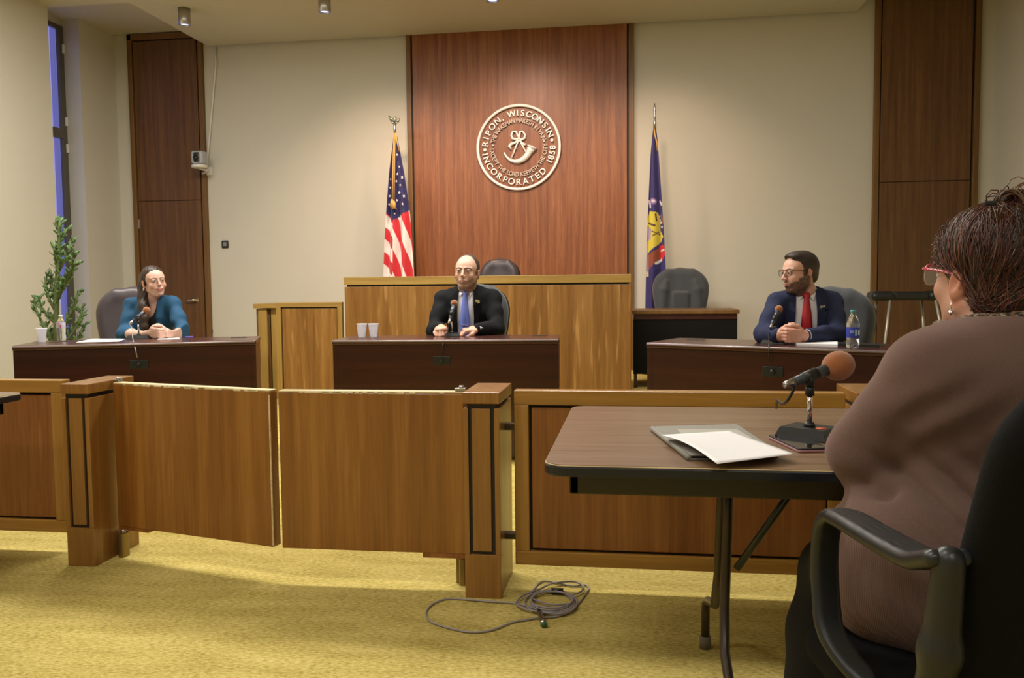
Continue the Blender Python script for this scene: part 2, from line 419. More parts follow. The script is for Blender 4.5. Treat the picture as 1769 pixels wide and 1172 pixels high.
        for a in co:
            for e in range(3):
                if a[e]: continue
                b = tuple(1 if q == e else a[q] for q in range(3))
                va, vb = vals[a], vals[b]; mk = (va < 0) != (vb < 0)
                t = np.where(mk, va/np.where(np.abs(va-vb) < 1e-9, 1, va-vb), 0)[:, None]
                acc += np.where(mk[:, None], pos[a]+(pos[b]-pos[a])*t, 0); num += mk
        V = acc/np.maximum(num, 1)[:, None]
        F = []
        for e in range(3):
            u, w = [(1, 2), (2, 0), (0, 1)][e]
            n = list(d.shape); s0 = [slice(None)]*3; s1 = [slice(None)]*3
            s0[e] = slice(0, n[e]-1); s1[e] = slice(1, n[e])
            A = ins[tuple(s0)]; B = ins[tuple(s1)]
            q = np.argwhere(A != B); ok = (q[:, u] > 0) & (q[:, w] > 0) & (q[:, u] < n[u]-1) & (q[:, w] < n[w]-1); q = q[ok]
            fl = A[q[:, 0], q[:, 1], q[:, 2]]
            def g(du, dw):
                r = q.copy(); r[:, u] -= du; r[:, w] -= dw; return idx[r[:, 0], r[:, 1], r[:, 2]]
            quad = np.stack([g(1, 1), g(0, 1), g(0, 0), g(1, 0)], 1)
            quad[~fl] = quad[~fl][:, ::-1]; F.append(quad)
        F = np.concatenate(F); F = F[(F >= 0).all(1)]
        for _ in range(relax):
            S = np.zeros_like(V); c = np.zeros(len(V))
            for a, b in ((0, 1), (1, 2), (2, 3), (3, 0)):
                for p_, q_ in ((a, b), (b, a)):
                    for t in range(3): S[:, t] += np.bincount(F[:, p_], V[F[:, q_], t], len(V))
                    c += np.bincount(F[:, p_], minlength=len(V))
            V = V*.5 + .5*S/np.maximum(c, 1)[:, None]
        if rel is not None: V = V - np.array(rel)
        me = bpy.data.meshes.new(name)
        me.vertices.add(len(V)); me.vertices.foreach_set('co', V.astype(np.float32).ravel())
        me.loops.add(len(F)*4); me.loops.foreach_set('vertex_index', F.astype(np.int32).ravel())
        me.polygons.add(len(F)); me.polygons.foreach_set('loop_start', (np.arange(len(F))*4).astype(np.int32))
        me.polygons.foreach_set('use_smooth', np.ones(len(F), bool))
        me.update(calc_edges=True); me.validate()
        me.materials.append(mat)
        if color is not None:
            W_ = V + (np.array(rel) if rel is not None else 0)
            c = np.ones((len(V), 4), np.float32); c[:, :3] = color(W_)
            at = me.color_attributes.new('Col', 'FLOAT_COLOR', 'POINT'); at.data.foreach_set('color', c.ravel())
        o = bpy.data.objects.new(name, me); COL.objects.link(o)
        if parent is not None: o.parent = parent
        return o
def meshnp(name, V, F, mat, parent=None, col=None, smooth=True, fmat=None):
    me = bpy.data.meshes.new(name); me.from_pydata([tuple(map(float, v)) for v in V], [], [tuple(int(i) for i in f) for f in F])
    for m in (mat if isinstance(mat, (list, tuple)) else [mat]): me.materials.append(m)
    me.polygons.foreach_set('use_smooth', np.full(len(F), smooth))
    if fmat is not None: me.polygons.foreach_set('material_index', np.array(fmat, np.int32))
    if col is not None:
        c = np.ones((len(V), 4), np.float32); c[:, :3] = col
        at = me.color_attributes.new('Col', 'FLOAT_COLOR', 'POINT'); at.data.foreach_set('color', c.ravel())
    me.update()
    o = bpy.data.objects.new(name, me); COL.objects.link(o)
    if parent is not None: o.parent = parent
    return o
# ================================================================== THE SETTING
W = 9.6                                    # back wall
def struct(name, m, mat, parent=None, kind='structure'):
    o = m.build(name, mat, parent)
    if parent is None: o['kind'] = kind
    return o
XL, XR = -5.9, 3.72
struct('floor', MB().box((-6.5, -4.2, -.1), (5.2, W+.1, 0)), M['carpet'])
DAIS = .12
struct('trim_1', MB().box((-2.55, 7.78, 0), (XR, W, DAIS), .02), M['carpet'])   # low carpeted platform
struct('wall_back', MB().box((-6.46, W, 0), (5.2, W+.15, 4.5)), M['wall'])
struct('wall_right', MB().box((XR, -4.2, 0), (XR+.15, W, 4.5)), M['wall'])
struct('wall_rear', MB().box((-8, -4.3, 0), (5.2, -4.2, 4.5)), M['wall'])
struct('wall_left', MB().box((XL-.55, -4.2, 0), (XL, 8.02, 4.5)), M['wall'])
PX = P(147, 37, Z=4.13).x
struct('wall_pier', MB().box((-6.46, P(115.5, 300, X=-6.42).y, 0), (-6.2, W, 4.5)), M['wall'])
UP = 4.13
struct('ceiling', MB().box((-6.5, -4.2, UP), (5.2, W+.1, UP+.12)), M['ceiling'])
SB = 3.94
struct('trim_2', MB().box((-4.985, -4.2, SB), (2.33, W-.035, UP+.02)), M['ceiling'])     # suspended ceiling slab
struct('trim_3', MB().box((-6.3, -4.2, SB+.02), (-4.985, 8.05, UP+.02)), M['ceiling'])
# low ledge strip seen at the far left wall
struct('trim_5', MB().box((XL-.01, 6.72, 0), (XL+.02, 6.75, P(45, 412, X=XL).z), .003), plain('ochre_edge_strip', (.36, .28, .12), .7))
# window between the piers
XW = -6.42
win = thing('window_1', None, None, (XW, 8.6, 0)); win['kind'] = 'structure'
def wbox(lo, hi, b=.004): return MB().box((lo[0]-XW, lo[1]-8.6, lo[2]), (hi[0]-XW, hi[1]-8.6, hi[2]), b)
y0, y1, z0, z1 = 7.9, P(115.5, 300, X=XW).y, .45, P(81, 36, X=XW).z
yf = P(111, 300, X=XW+.03).y
z2a, z2b = P(105, 231, X=XW).z, P(105, 432, X=XW).z
print('win', y1, yf, z1, z2a, z2b)
for lo, hi in [((XW-.012, yf, z0), (XW+.03, y1, z1)), ((XW-.012, y0, z1-.05), (XW+.03, yf, z1)), ((XW-.012, y0, z0), (XW+.03, yf, z0+.06)),
               ((XW-.012, y0, z2a-.06), (XW+.035, yf, z2a+.05)), ((XW-.012, y0, z2b-.06), (XW+.035, yf, z2b+.06))]:
    wbox(lo, hi).build('window_frame', M['frame'], win)
wbox((XW-.008, y0+.05, z0+.05), (XW-.003, yf+.001, z1-.04)).build('window_pane', M['glass'], win)
for z in (z1-.25, z2a+.14, z2a-.16):
    mm = MB(); mm.box((.03, y1-.04-8.6, z-.05), (.055, y1-.01-8.6, z+.05), .006); mm.build('window_latch', M['white'], win)
struct('wall_sill', MB().box((XW-.1, 8.02, 0), (XW+.06, y1, .45)), M['wall'])
struct('wall_head', MB().box((XW-.1, 8.02, z1), (XW+.0, y1, UP)), M['wall'])
# outside: neighbouring wall in dusk light
ob = MB().box((P(91, 200, Y=15.1).x, 15.1, -3), (-6.0, 15.4, 12)); ob = ob.build('neighbouring_wall', plain('outdoor_blue_grey_wall', (.42, .42, .52), .9))
tag(ob, 'blue-grey building wall outside the tall narrow window', 'building')

# ---- tall wooden door panels on the back wall
def door(name, xa, xb, zt, joint, handle, hinge_side):
    d = thing(name, None, None, ((xa+xb)/2, W, 0)); d['kind'] = 'structure'
    cx = (xa+xb)/2; w = (xb-xa)/2; fw = .055
    m = MB(); m.box((-w, -.05, 0), (-w+fw, .01, zt), .004); m.box((w-fw, -.05, 0), (w, .01, zt), .004); m.box((-w, -.05, zt-.07), (w, .01, zt), .004)
    m.build('door_frame', M['doortrim'], d)
    m = MB(); m.box((-w+fw, -.012, 0), (w-fw, .0, zt-.07)); m.build('dark_gap', M['reveal'], d)
    m = MB(); m.box((-w+fw+.012, -.035, .01), (w-fw-.022, -.005, joint), .003); lf = m.build('door_leaf', M['doorwood'], d)
    m = MB(); m.box((-w+fw+.012, -.035, joint+.006), (w-fw-.022, -.005, zt-.085), .003); m.build('transom_panel', M['doorwood'], d)
    if handle:
        hx = w-fw-.12; hz = .945
        m = MB(); T = Matrix.Translation((hx, -.035, hz)) @ rotx(PI/2)
        m.lathe([(0, 0), (.033, 0), (.033, .008), (.014, .014), (.014, .055), (0, .055)], (0, 0, 0), 20, T)
        m.tube([(hx, -.085, hz), (hx-.04, -.088, hz), (hx-.12, -.082, hz-.004)], [.012, .010, .008])
        m.build('door_handle', M['chrome'], lf)
        for z in (1.02, 1.87):
            m = MB(); m.box((-w+fw+.002, -.045, z-.055), (-w+fw+.018, -.028, z+.055), .003); m.build('hinge', M['brushed'], lf)
    return d
door('door_1', P(226, 57, Y=W).x-.03, P(359.5, 330, Y=W).x, 4.12, 2.14, True, -1)
door('door_2', P(1510, 300, Y=W).x-.02, P(1687, 300, Y=W).x, UP, 2.14, False, -1)

# ---- central wooden wall panel with the city seal
pw0, pw1 = P(703, 58, Y=W).x-.005, P(1095, 240, Y=W).x
wp = thing('wall_panel', 'tall red-brown wooden wall panel behind the judges bench', 'wall panel', ((pw0+pw1)/2, W, 0))
hw = (pw1-pw0)/2
for a_, b_ in ((-hw, -hw+.055), (hw-.055, hw)): MB().box((a_, -.050, DAIS), (b_, -.001, SB+.15), .004).build('trim_strip', M['doortrim'], wp)
m = MB(); m.box((-hw+.055, -.02, DAIS), (hw-.055, -.002, SB+.15)); m.build('dark_reveal', M['reveal'], wp)
m = MB(); m.box((-hw+.075, -.045, DAIS), (hw-.075, -.005, SB+.15), .002); m.build('veneer_sheet', M['panelwood'], wp)

def textmesh(ch, size, depth, font=None):
    c = bpy.data.curves.new('t', 'FONT'); c.body = ch; c.size = size; c.extrude = depth; c.bevel_depth = 0
    c.align_x = 'CENTER'; c.offset = .0012 if size > .06 else .0004
    o = bpy.data.objects.new('t', c); COL.objects.link(o)
    dg = bpy.context.evaluated_depsgraph_get(); me = bpy.data.meshes.new_from_object(o.evaluated_get(dg))
    bpy.data.objects.remove(o); bpy.data.curves.remove(c); return me
SEALC = P(896, 255, Y=W-.053); U = .00106
seal = thing('city_seal', 'round cast metal city seal with raised lettering mounted on the wood panel', 'seal', tuple(SEALC))
FR = rotx(PI/2)                             # local XY -> wall plane facing the room
m = MB()
prof = [(.455*1.0, 0), (.480, 0), (.480, .020), (.474, .026), (.457, .026), (.450, .020), (.450, 0)]
m.lathe(prof, (0, 0, 0), 96, FR, closed=True); m.build('outer_ring', M['sealmetal'], seal)
def ring_text(txt, r, a0, a1, size, inward, mat, name, wide=1.0, serif=False):
    n = len(txt); bm2 = bmesh.new()
    adv = {'I': .55, ' ': .55, ',': .4, 'W': 1.35, 'M': 1.3, '1': .7, 'L': .85, 'E': .88, 'T': .9, 'P': .9, 'F': .85}
    ws = [adv.get(c, 1.0) for c in txt]; pos = []; t = 0
    for i, w_ in enumerate(ws):
        pos.append(t + w_/2); t += w_
    p0, p1 = pos[0], pos[-1]
    for ch, p in zip(txt, pos):
        if ch == ' ': continue
        a = math.radians(a0 + (a1-a0)*(p-p0)/(p1-p0))
        me = textmesh(ch, size, .006)
        rot = a+PI/2 if inward else a-PI/2
        T = FR @ Matrix.Translation((r*math.cos(a), r*math.sin(a), .010)) @ rotz(rot) @ Matrix.Diagonal((wide, 1, 1, 1)) @ Matrix.Translation((0, -size*.36, 0))
        b = bmesh.new(); b.from_mesh(me)
        if serif and ch in 'IRPNT1H':      # small foot serifs
            xs = [v.co.x for v in b.verts]; mn, mx_ = min(xs), max(xs)
            feet = {'I': [(mn+mx_)/2], 'T': [(mn+mx_)/2], '1': [(mn+mx_)/2+.004]}.get(ch, [mn+.006, mx_-.006] if ch in 'RNH' else [mn+.006])
            for fx in feet:
                for v in bmesh.ops.create_cube(b, size=1)['verts']:
                    v.co = Vector((fx+v.co.x*size*.26, size*.03+v.co.y*size*.06, v.co.z*.012))
        bmesh.ops.transform(b, matrix=T, verts=b.verts); tmp = bpy.data.meshes.new('x'); b.to_mesh(tmp); b.free(); bm2.from_mesh(tmp)
        bpy.data.meshes.remove(tmp); bpy.data.meshes.remove(me)
    me = bpy.data.meshes.new(name); bm2.to_mesh(me); bm2.free(); me.materials.append(mat)
    o = bpy.data.objects.new(name, me); COL.objects.link(o); o.parent = seal
    return o
R1 = 362*U; R2 = 283*U
ring_text('RIPON,', R1, 173, 119, .096, False, M['sealmetal'], 'raised_lettering', 1.0, True)
ring_text('WISCONSIN', R1, 101.5, 21, .096, False, M['sealmetal'], 'raised_lettering', 1.0, True)
ring_text('INCORPORATED', R1, 190, 314.5, .096, True, M['sealmetal'], 'raised_lettering', 1.0, True)
ring_text('1858', R1, 334.5, 358, .092, True, M['sealmetal'], 'raised_lettering', 1.0, True)
ring_text('THE WAKEMAN WAKETH IN VAIN', R2, 166, 18, .068, False, M['sealdull'], 'motto_lettering', .82)
ring_text('EXCEPT THE LORD KEEPETH THE CITY', R2, 183, 363, .068, True, M['sealdull'], 'motto_lettering', .82)
for a, r, s in ((182.5, R1, .019), (10, R1, .019), (174, R2*.98, .010), (11.5, R2*.98, .010)):
    T = FR @ Matrix.Translation((r*math.cos(math.radians(a)), r*math.sin(math.radians(a)), 0))
    MB().lathe([(s, 0), (s, .014), (s*.7, .018), (0, .018)], (0, 0, 0), 18, T).build('raised_dot', M['sealmetal'], seal)
def zz(x, y, d=.012): return FR @ Vector(((x-715)*U, (590-y)*U, d))
m = MB()
hp = [(560, 640), (575, 672), (600, 702), (632, 725), (672, 738), (712, 738), (752, 724), (788, 700), (815, 668), (835, 635), (852, 608)]
m.tube([zz(*q) for q in hp], [v*U for v in (9, 11, 13, 16, 20, 25, 29, 32, 34, 37, 46)], 16)
m.tube([zz(852, 608), zz(858, 596), zz(862, 586)], [46*U, 54*U, 56*U], 20)
m.build('horn_relief', M['sealmetal'], seal)
m = MB()
for a, b in (((722, 505), (632, 718)), ((722, 505), (800, 655))):
    m.tube([zz(*a, .016), zz(*b, .022)], 9*U, 8)
def strip(pts, r): m.tube([zz(*q, .014) for q in pts], [v*U for v in r], 8)
strip([(722, 500), (690, 505), (650, 495), (640, 460), (655, 425), (690, 425), (705, 460), (722, 500)], [8, 12, 14, 12, 11, 12, 12, 8])
strip([(722, 500), (750, 512), (782, 495), (788, 462), (760, 425), (735, 425), (728, 460), (722, 500)], [8, 12, 14, 12, 11, 12, 12, 8])
strip([(715, 510), (680, 540), (640, 552), (618, 575), (640, 612)], [8, 12, 18, 20, 6])
strip([(728, 510), (750, 545), (780, 565), (800, 555)], [8, 12, 14, 6])
m.sphere(zz(722, 498, .016), 15*U); m.build('bow_relief', M['sealmetal'], seal)

# ---- ceiling cans
canproto = None
for i, (px, py, lab) in enumerate([(319, 44, 'leftmost silver cylinder downlight on the ceiling, above the wooden door'),
                                    (561, 22, 'middle silver cylinder downlight on the ceiling, left of the wood panel'),
                                    (851, 3, 'silver cylinder downlight cut by the photo top, above the wood panel')]):
    q = P(px, py, Z=SB-.17)
    if canproto is None:
        c = thing('ceiling_downlight', lab, 'ceiling light', (q.x, q.y, SB), 0, 'cylinder downlights on the ceiling')
        m = MB(); m.lathe([(.060, 0), (.060, -.165), (.054, -.17), (.050, -.165), (.050, -.02)], (0, 0, 0), 32); m.build('can_housing', M['brushed'], c)
        m = MB(); m.lathe([(.052, -.150), (.03, -.158), (0, -.160)], (0, 0, 0), 24)
        m.build('glowing_lens', plain('blue_white_lens', (.4, .5, .9), .3, emit=(.35, .45, 1.0), es=2.2), c)
        canproto = c
    else:
        c = copy_tree(canproto); c.location = (q.x, q.y, SB); c['label'] = lab

# ================================================================== JUDGES BENCH AND SIDE BOXES
bx0, bx1, by = P(596, 540, Y=7.4).x, P(1090, 540, Y=7.4).x, 7.4
bt = P(843, 476.5, Y=7.4).z; bb = P(843, 490.5, Y=7.4).z
bench = thing('judges_bench', 'wide raised judges bench of streaky brown wood with an oak top rail', 'bench', ((bx0+bx1)/2, by, 0))
h = (bx1-bx0)/2
MB().box((-h, 0, 0), (h, .04, bb-.015), .003).build('front_panel', M['benchwood'], bench)
for a_, b_ in ((-h, -h+.04), (h-.04, h)): MB().box((a_, .041, 0), (b_, .37, bb-.015)).build('side_panel', M['benchwood'], bench)
m = MB(); m.box((-h+.02, .012, bb-.015), (h-.02, .36, bb)); m.build('dark_reveal', M['reveal'], bench)
m = MB(); m.box((-h-.003, -.012, bb), (h+.003, .12, bt), .004); m.build('top_rail', M['trimwood'], bench)
m = MB(); m.box((-h+.04, .12, .80), (h-.04, .36, .83)); m.build('writing_shelf', M['doorwood'], bench)
# panelled box wing
def framed_panel(name, label, cat, xa, xb, y, zt, z0=.0, fw=.045, th=.05, trim='trimwood', trimz='trimwoodz', pan='benchwood', rz=0, reveal=.012, botw=None):
    w = (xb-xa)/2; botw = fw if botw is None else botw
    t = thing(name, label, cat, ((xa+xb)/2, y, 0), rz)
    for a_, b_ in (((-w, 0, zt-fw), (w, th, zt)), ((-w, 0, z0), (w, th, z0+botw))):
        MB().box(a_, b_, .003).build('frame_rail', M[trim], t)
    for a_, b_ in (((-w, 0.0005, z0+botw), (-w+fw, th, zt-fw)), ((w-fw, 0.0005, z0+botw), (w, th, zt-fw))):
        MB().box(a_, b_, .003).build('frame_stile', M[trimz], t)
    m = MB(); m.box((-w+fw, th*.55, z0+botw), (w-fw, th*.6, zt-fw)); m.build('dark_reveal', M['reveal'], t)
    m = MB(); m.box((-w+fw+reveal, th*.18, z0+botw+reveal), (w-fw-.004, th*.56, zt-fw-reveal), .002); m.build('wood_panel', M[pan], t)
    return t
zt = P(530, 522.5, Y=7.4).z
framed_panel('box_gate', 'low framed wooden gate panel standing left of the judges bench', 'gate', P(477, 560, Y=7.4).x, P(591, 560, Y=7.4).x, 7.4, zt)
a0 = P(441, 560, Y=7.8).x; a1 = P(470, 560, Y=7.8).x; zt2 = P(455, 525, Y=7.8).z
t = thing('end_post', 'narrow oak box end post between left desk and low wooden gate', 'post', ((a0+a1)/2, 7.8, 0))
w_ = (a1-a0)/2
MB().box((-w_+.03, 0, 0), (w_-.05, .10, zt2-.05), .003).build('oak_face', M['trimwoodz'], t); MB().box((w_-.035, 0.03, 0), (w_+.03, .5, zt2-.05), .003).build('oak_face', M['trimwoodz'], t)
m = MB(); m.box((-w_, .03, 0), (w_-.02, .45, zt2-.05), .003); m.build('side_panel', M['doorwood'], t)
m = MB(); m.box((-w_-.01, -.02, zt2-.045), (w_+.40, .55, zt2), .004); m.build('cap_board', M['trimwood'], t)

# ---- black-sided desk on the platform
dY = 7.9
d0, d1 = P(1092, 536, Y=dY).x, P(1278, 538, Y=dY).x; dz = P(1185, 536, Y=dY).z
t = thing('side_desk', 'dark desk with black front panel standing right of the judges bench', 'desk', ((d0+d1)/2, dY, DAIS))
w_ = (d1-d0)/2; hh = dz-DAIS
m = MB(); m.box((-w_, 0, hh-.035), (w_, .62, hh), .004); m.build('desk_top', M['doortrim'], t)
m = MB(); m.box((-w_+.02, .02, hh-.085), (w_-.02, .04, hh-.035)); m.build('top_apron', M['cherrytop'], t)
m = MB(); m.box((-w_+.01, .03, .13), (w_-.02, .05, hh-.085)); m.build('front_panel', M['blackdesk'], t)
for a_ in (w_-.045, -w_+.015): MB().box((a_, .051, 0), (a_+.03, .60, hh-.035)).build('side_panel', M['cherry'], t)

# ================================================================== PANELIST DESKS
def edge_pts(p, q, z): return P(*p, Z=z), P(*q, Z=z)
DZ = .76
def desk(label, A, B, length, mic_px, slot=True):
    d = (B-A); d.z = 0; rz = math.atan2(d.y, d.x)
    t = thing('panel_desk', label, 'desk', (A.x, A.y, 0), rz, 'dark cherry desks of the speakers')
    L = length; D = .47
    m = MB(); m.box((0, 0, DZ-.030), (L, D, DZ), .006, 3); m.build('desk_top', M['cherrytop'], t)
    m = MB(); m.tube([(.006, -.002, DZ-.008), (L-.006, -.002, DZ-.008)], .006, 8); m.build('bullnose_highlight', plain('painted_edge_highlight', (.30, .24, .27), .25, coat=.5), t)  # glossy bullnose; its pale lavender colour paints in the edge highlight
    m = MB(); m.box((.012, .012, .02), (L-.012, .035, DZ-.030), .003); m.build('modesty_panel', M['cherry'], t)
    for x in (.0, L-.035):
        m = MB(); m.box((x+.002, .01, 0), (x+.033, D-.02, DZ-.030), .003); m.build('side_panel', M['cherry'], t)
    m = MB(); m.box((mic_px-.055, .006, .60), (mic_px+.055, .014, .655), .003); m.tube([(mic_px, .004, .628), (mic_px, -.008, .628)], .012, 10)
    m.build('cable_plate', plain('dark_grommet_plate', (.012, .016, .016), .4), t)
    if slot:
        for x in (.12, L-.18): MB().box((x, D-.17, DZ-.001), (x+.10, D-.13, DZ+.002), .001).build('cable_slot', M['black'], t)
    return t
A, B = edge_pts((20, 598), (442, 588), DZ); ldL = (B-A).length
desk('dark cherry desk at the left with one plastic cup and a water bottle on it', A, B, ldL, (P(237, 619, Y=(A.y+B.y)/2)-A).length)
LD = (A, B)
A, B = edge_pts((573, 588), (966, 586), DZ)
desk('dark cherry desk in the middle with two plastic cups on it', A, B, (B-A).length, (P(763, 614, Y=(A.y+B.y)/2).x-A.x))
MD = (A, B)
A, B = edge_pts((1116, 592), (1540, 606), DZ)
desk('dark cherry desk at the right with a blue-labelled bottle on it', A, B, 1.46, .72)
RD = (A, B)

# ================================================================== BAR RAILING, POSTS AND SWING GATES
def post(label, x0, x1, y0, y1, zt, face='front', ztop_gap=.010):
    t = thing('railing_post', label, 'post', ((x0+x1)/2, y0, 0))
    w = (x1-x0)/2; D = y1-y0; cap = .040; bz = .155
    body_top = zt-cap-.016
    m = MB(); m.box((-w, .016, 0), (w, D, body_top), .002); m.box((-w, 0, 0), (w, .017, bz), .002)
    m.box((-w, 0, bz), (-w+.018, .017, body_top), .001); m.box((w-.018, 0, bz), (w, .017, body_top), .001); m.build('post_body', M['postwood'], t)
    m = MB(); m.box((-w+.018, .010, bz), (w-.018, .0165, body_top)); m.box((-w+.012, .012, body_top), (w-.012, D-.012, body_top+.017)); m.build('dark_reveal', M['reveal'], t)
    m = MB(); m.box((-w+.030, .002, bz+.012), (w-.032, .012, body_top-.001), .001); m.build('inset_panel', M['postwood'], t)
    m = MB(); m.box((-w-.002, -.002, zt-cap), (w+.002, D+.002, zt), .003); m.build('post_cap', M['postwood'], t)
    return t
def q2(p, z=0): return P(*p, Z=z)
a = q2((804, 1033)); b = q2((866, 1035.5)); PT = .727
post('honey wood railing post at the right end of the swing gates', a.x, b.x, a.y, a.y+.285, PT)
pRx0, pRx1, pRy = a.x, b.x, a.y
a = q2((118, 978)); b = q2((165, 980))
post('honey wood railing post at the left end of the swing gates', a.x, b.x, a.y, a.y+.30, PT)
pLx0, pLx1, pLy = a.x, b.x, a.y
a = P(1481, 680, Z=PT)
post('railing post half hidden behind the woman in brown', a.x, a.x+.13, a.y, a.y+.285, PT)
p3x, p3y = a.x, a.y
RT = .722
rY = P(887, 675, Z=RT).y
rx0, rx1 = P(887.5, 675, Y=rY).x, P(1461, 680.2, Y=rY).x
rzb = P(1100, 984, Y=rY).z
def rail(label, x0, x1, y, z0, bot=.05):
    return framed_panel('railing_section', label, 'railing', x0, x1, y, RT, z0, .052, .055, 'railtrim', 'railtrimz', 'railpanel', botw=bot, reveal=.010)
rail('framed wooden railing panel behind the folding table, right of the gates', rx0, rx1, rY, rzb)
lY = P(0, 657, Z=RT).y; lx1 = P(100, 700, Y=lY).x + .02
rail('framed wooden railing panel at the far left, beyond the left post', -4.9, lx1, lY, P(60, 919, Y=lY).z)
# steel pins that join post and rail
for i, z in enumerate((.585, .185)):
    m = MB(); m.tube([(pRx1-.004, rY+.03, z), (rx0+.004, rY+.03, z)], .011, 10); m.box((pRx1, rY+.012, z-.004), (rx0, rY+.048, z+.014))
    o = m.build('rail_bracket', M['legsteel']); tag(o, ['steel bracket joining post and right railing near the top', 'steel bracket joining post and right railing near the floor'][i], 'bracket', 'railing brackets')
# gates
def gate(label, A, B, z0, z1, th, step_at):
    d = B-A; d.z = 0; L = d.length; rz = math.atan2(d.y, d.x)
    t = thing('swing_gate', label, 'gate', (A.x, A.y, 0), rz)
    m = MB(); m.box((0, 0, z0), (L, th, z1-.004), .004); lf = m.build('gate_leaf', M['gatewood'], t)
    m = MB(); m.box((0.002, .0015, z1-.004), (L-.002, th-.0015, z1+.002), .002); m.build('worn_top_edge', M['rawedge'], t)
    # chipped corners on the front arris
    m = MB(); random.seed(int(L*1000))
    for k in range(26):
        x = random.uniform(.03, L-.03); s = random.uniform(.004, .02)
        m.box((x-s, -.0012, z1-.006-random.uniform(0, .003)), (x+s, .002, z1-.001), .001)
    m.build('chipped_edge', M['rawedge'], t)['kind'] = 'stuff'
    return t, L
gz1 = .715
A = P(182, 662, Z=gz1); B = P(465, 675.5, Z=gz1); A.x = max(A.x, pLx1+.012)
g, L = gate('left wooden swing gate leaf hanging open toward the camera', A, B, .125, gz1, .045, .1)
m = MB(); m.box((L-.005, -.001, .13), (L+.001, .003, .70), .0005); m.build('chipped_end', M['rawedge'], g)
m = MB(); m.box((.0, .002, .112), (.16, .043, .126), .001); m.build('hinge_block', M['railpanel'], g)
m = MB(); m.box((-.008, .010, gz1+.004), (.020, .036, gz1+.014), .001); m.tube([(.008, .023, gz1+.010), (.008, .023, gz1+.022)], .010, 12); m.build('pivot_plate', M['brushed'], g)
A2 = P(480, 676, Z=gz1); B2 = P(801, 678.5, Z=gz1); B2.x = min(B2.x, pRx0-.010)
g, L = gate('right wooden swing gate leaf, nearly closed beside the right post', A2, B2, .125, gz1, .045, .1)
m = MB(); m.box((L-.16, .002, .108), (L, .043, .126), .001); m.build('hinge_block', M['railpanel'], g)
m = MB(); m.box((L-.035, .010, gz1+.004), (L+.004, .036, gz1+.014), .001); m.tube([(L-.012, .023, gz1+.010), (L-.012, .023, gz1+.022)], .010, 12); m.build('pivot_plate', M['brushed'], g)
# brass floor pivots
def pivot(label, x, y):
    t = thing('floor_pivot', label, 'hinge', (x, y, 0), 0, 'brass floor pivots of the gates')
    m = MB(); m.prism([(a*.55, b) for a, b in rrect(.055, .05, .018)], 0, .098); m.box((-.028, .0, 0), (-.010, .045, .098), .002)
    m.build('brass_sleeve', M['brass'], t)
    m = MB(); m.tube([(0, 0, .095), (0, 0, .112)], .010, 12); m.build('pivot_pin', M['brushed'], t); return t
q = P(211, 961, Z=0); pivot('brass floor pivot under the left gate beside the left post', pLx1+.034, q.y)
q = P(795, 1010, Z=0); pivot('brass floor pivot under the right gate beside the right post', pRx0-.034, q.y+.01)

# ================================================================== FOLDING TABLES
TZ = .72
def folding_table(label, loc, leg_x):
    t = thing('folding_table', label, 'table', loc, 0)
    L, D = 1.83, .86
    out = rrect(L, D, .045, 6, L/2, D/2)
    m = MB(); m.prism(out, TZ-.004, TZ); m.build('laminate_top', M['walnutlam'], t)
    ed = rrect(L+.006, D+.006, .047, 6, L/2, D/2); m = MB(); m.prism(ed, TZ-.026, TZ-.003, bevel=.004); m.build('vinyl_edge', M['blackedge'], t)
    inner = rrect(L-.006, D-.006, .042, 6, L/2, D/2); m = MB(); m.prism(inner, TZ-.0045, TZ-.0015); 
    m = MB(); m.tube([(x, y, TZ-.0025) for x, y in rrect(L, D, .045, 6, L/2, D/2)], .0015, 6, closed=True); m.build('pale_worn_rim', M['rawedge'], t)
    m = MB(); i = .05
    for lo, hi in (((i, i, TZ-.075), (L-i, i+.022, TZ-.026)), ((i, D-i-.022, TZ-.075), (L-i, D-i, TZ-.026)), ((i, i, TZ-.075), (i+.022, D-i, TZ-.026)), ((L-i-.022, i, TZ-.075), (L-i, D-i, TZ-.026))):
        MB().box(lo, hi, .004).build('steel_apron', M['apron'], t)
    for x in (leg_x, L-leg_x):
        s = 1 if x < L/2 else -1
        lg = MB(); r = .0125
        lg.tube([(x, .36, TZ-.05), (x-.004, .355, .50), (x-.010, .35, .30), (x-.014, .30, .20), (x-.004, .16, .10), (x+.0, .10, .035), (x+.0, .09, 0.012)], r, 12)
        lg.build('leg', M['legsteel'], t)
        lg = MB(); lg.tube([(x, .50, TZ-.05), (x-.004, .505, .50), (x-.010, .51, .32), (x-.014, .56, .22), (x-.018, .72, .17), (x-.02, D-.09, .145), (x-.02, D-.075, .11), (x-.02, D-.075, .014)], r, 12)
        lg.build('leg', M['legsteel'], t)
        for fy, z in ((.09, 0), (D-.075, 0)):
            m = MB(); m.lathe([(.017, 0), (.017, .035), (.013, .038)], (x-(.02 if fy > .5 else 0), fy, z), 14); m.build('rubber_foot', M['rubber'], t)
        m = MB(); m.tube([(x+s*.03, D*.52, .36), (x+s*.17, D*.52, .575), (x+s*.30, D*.52, TZ-.03)], .010, 8); m.sphere((x+s*.17, D*.52, .575), .022, 10, 6); m.build('fold_brace', M['blackedge'], t)
    return t
ta = P(942, 798, Z=TZ)
FT = Vector((-.185, P(1200, 808, Z=TZ).y, 0)); FT.x = (P(943, 797, Z=TZ).x + P(990, 700, Z=TZ).x)/2
print('FT', FT, 'far edge', P(995, 699, Z=TZ), 'foot', P(1225, 1088, Z=0), P(1257, 1172, Z=.1))
table = folding_table('brown laminate folding table with black edge and papers, in front of the woman', (FT.x, FT.y, 0), .42)
te = P(44, 678, Z=TZ)
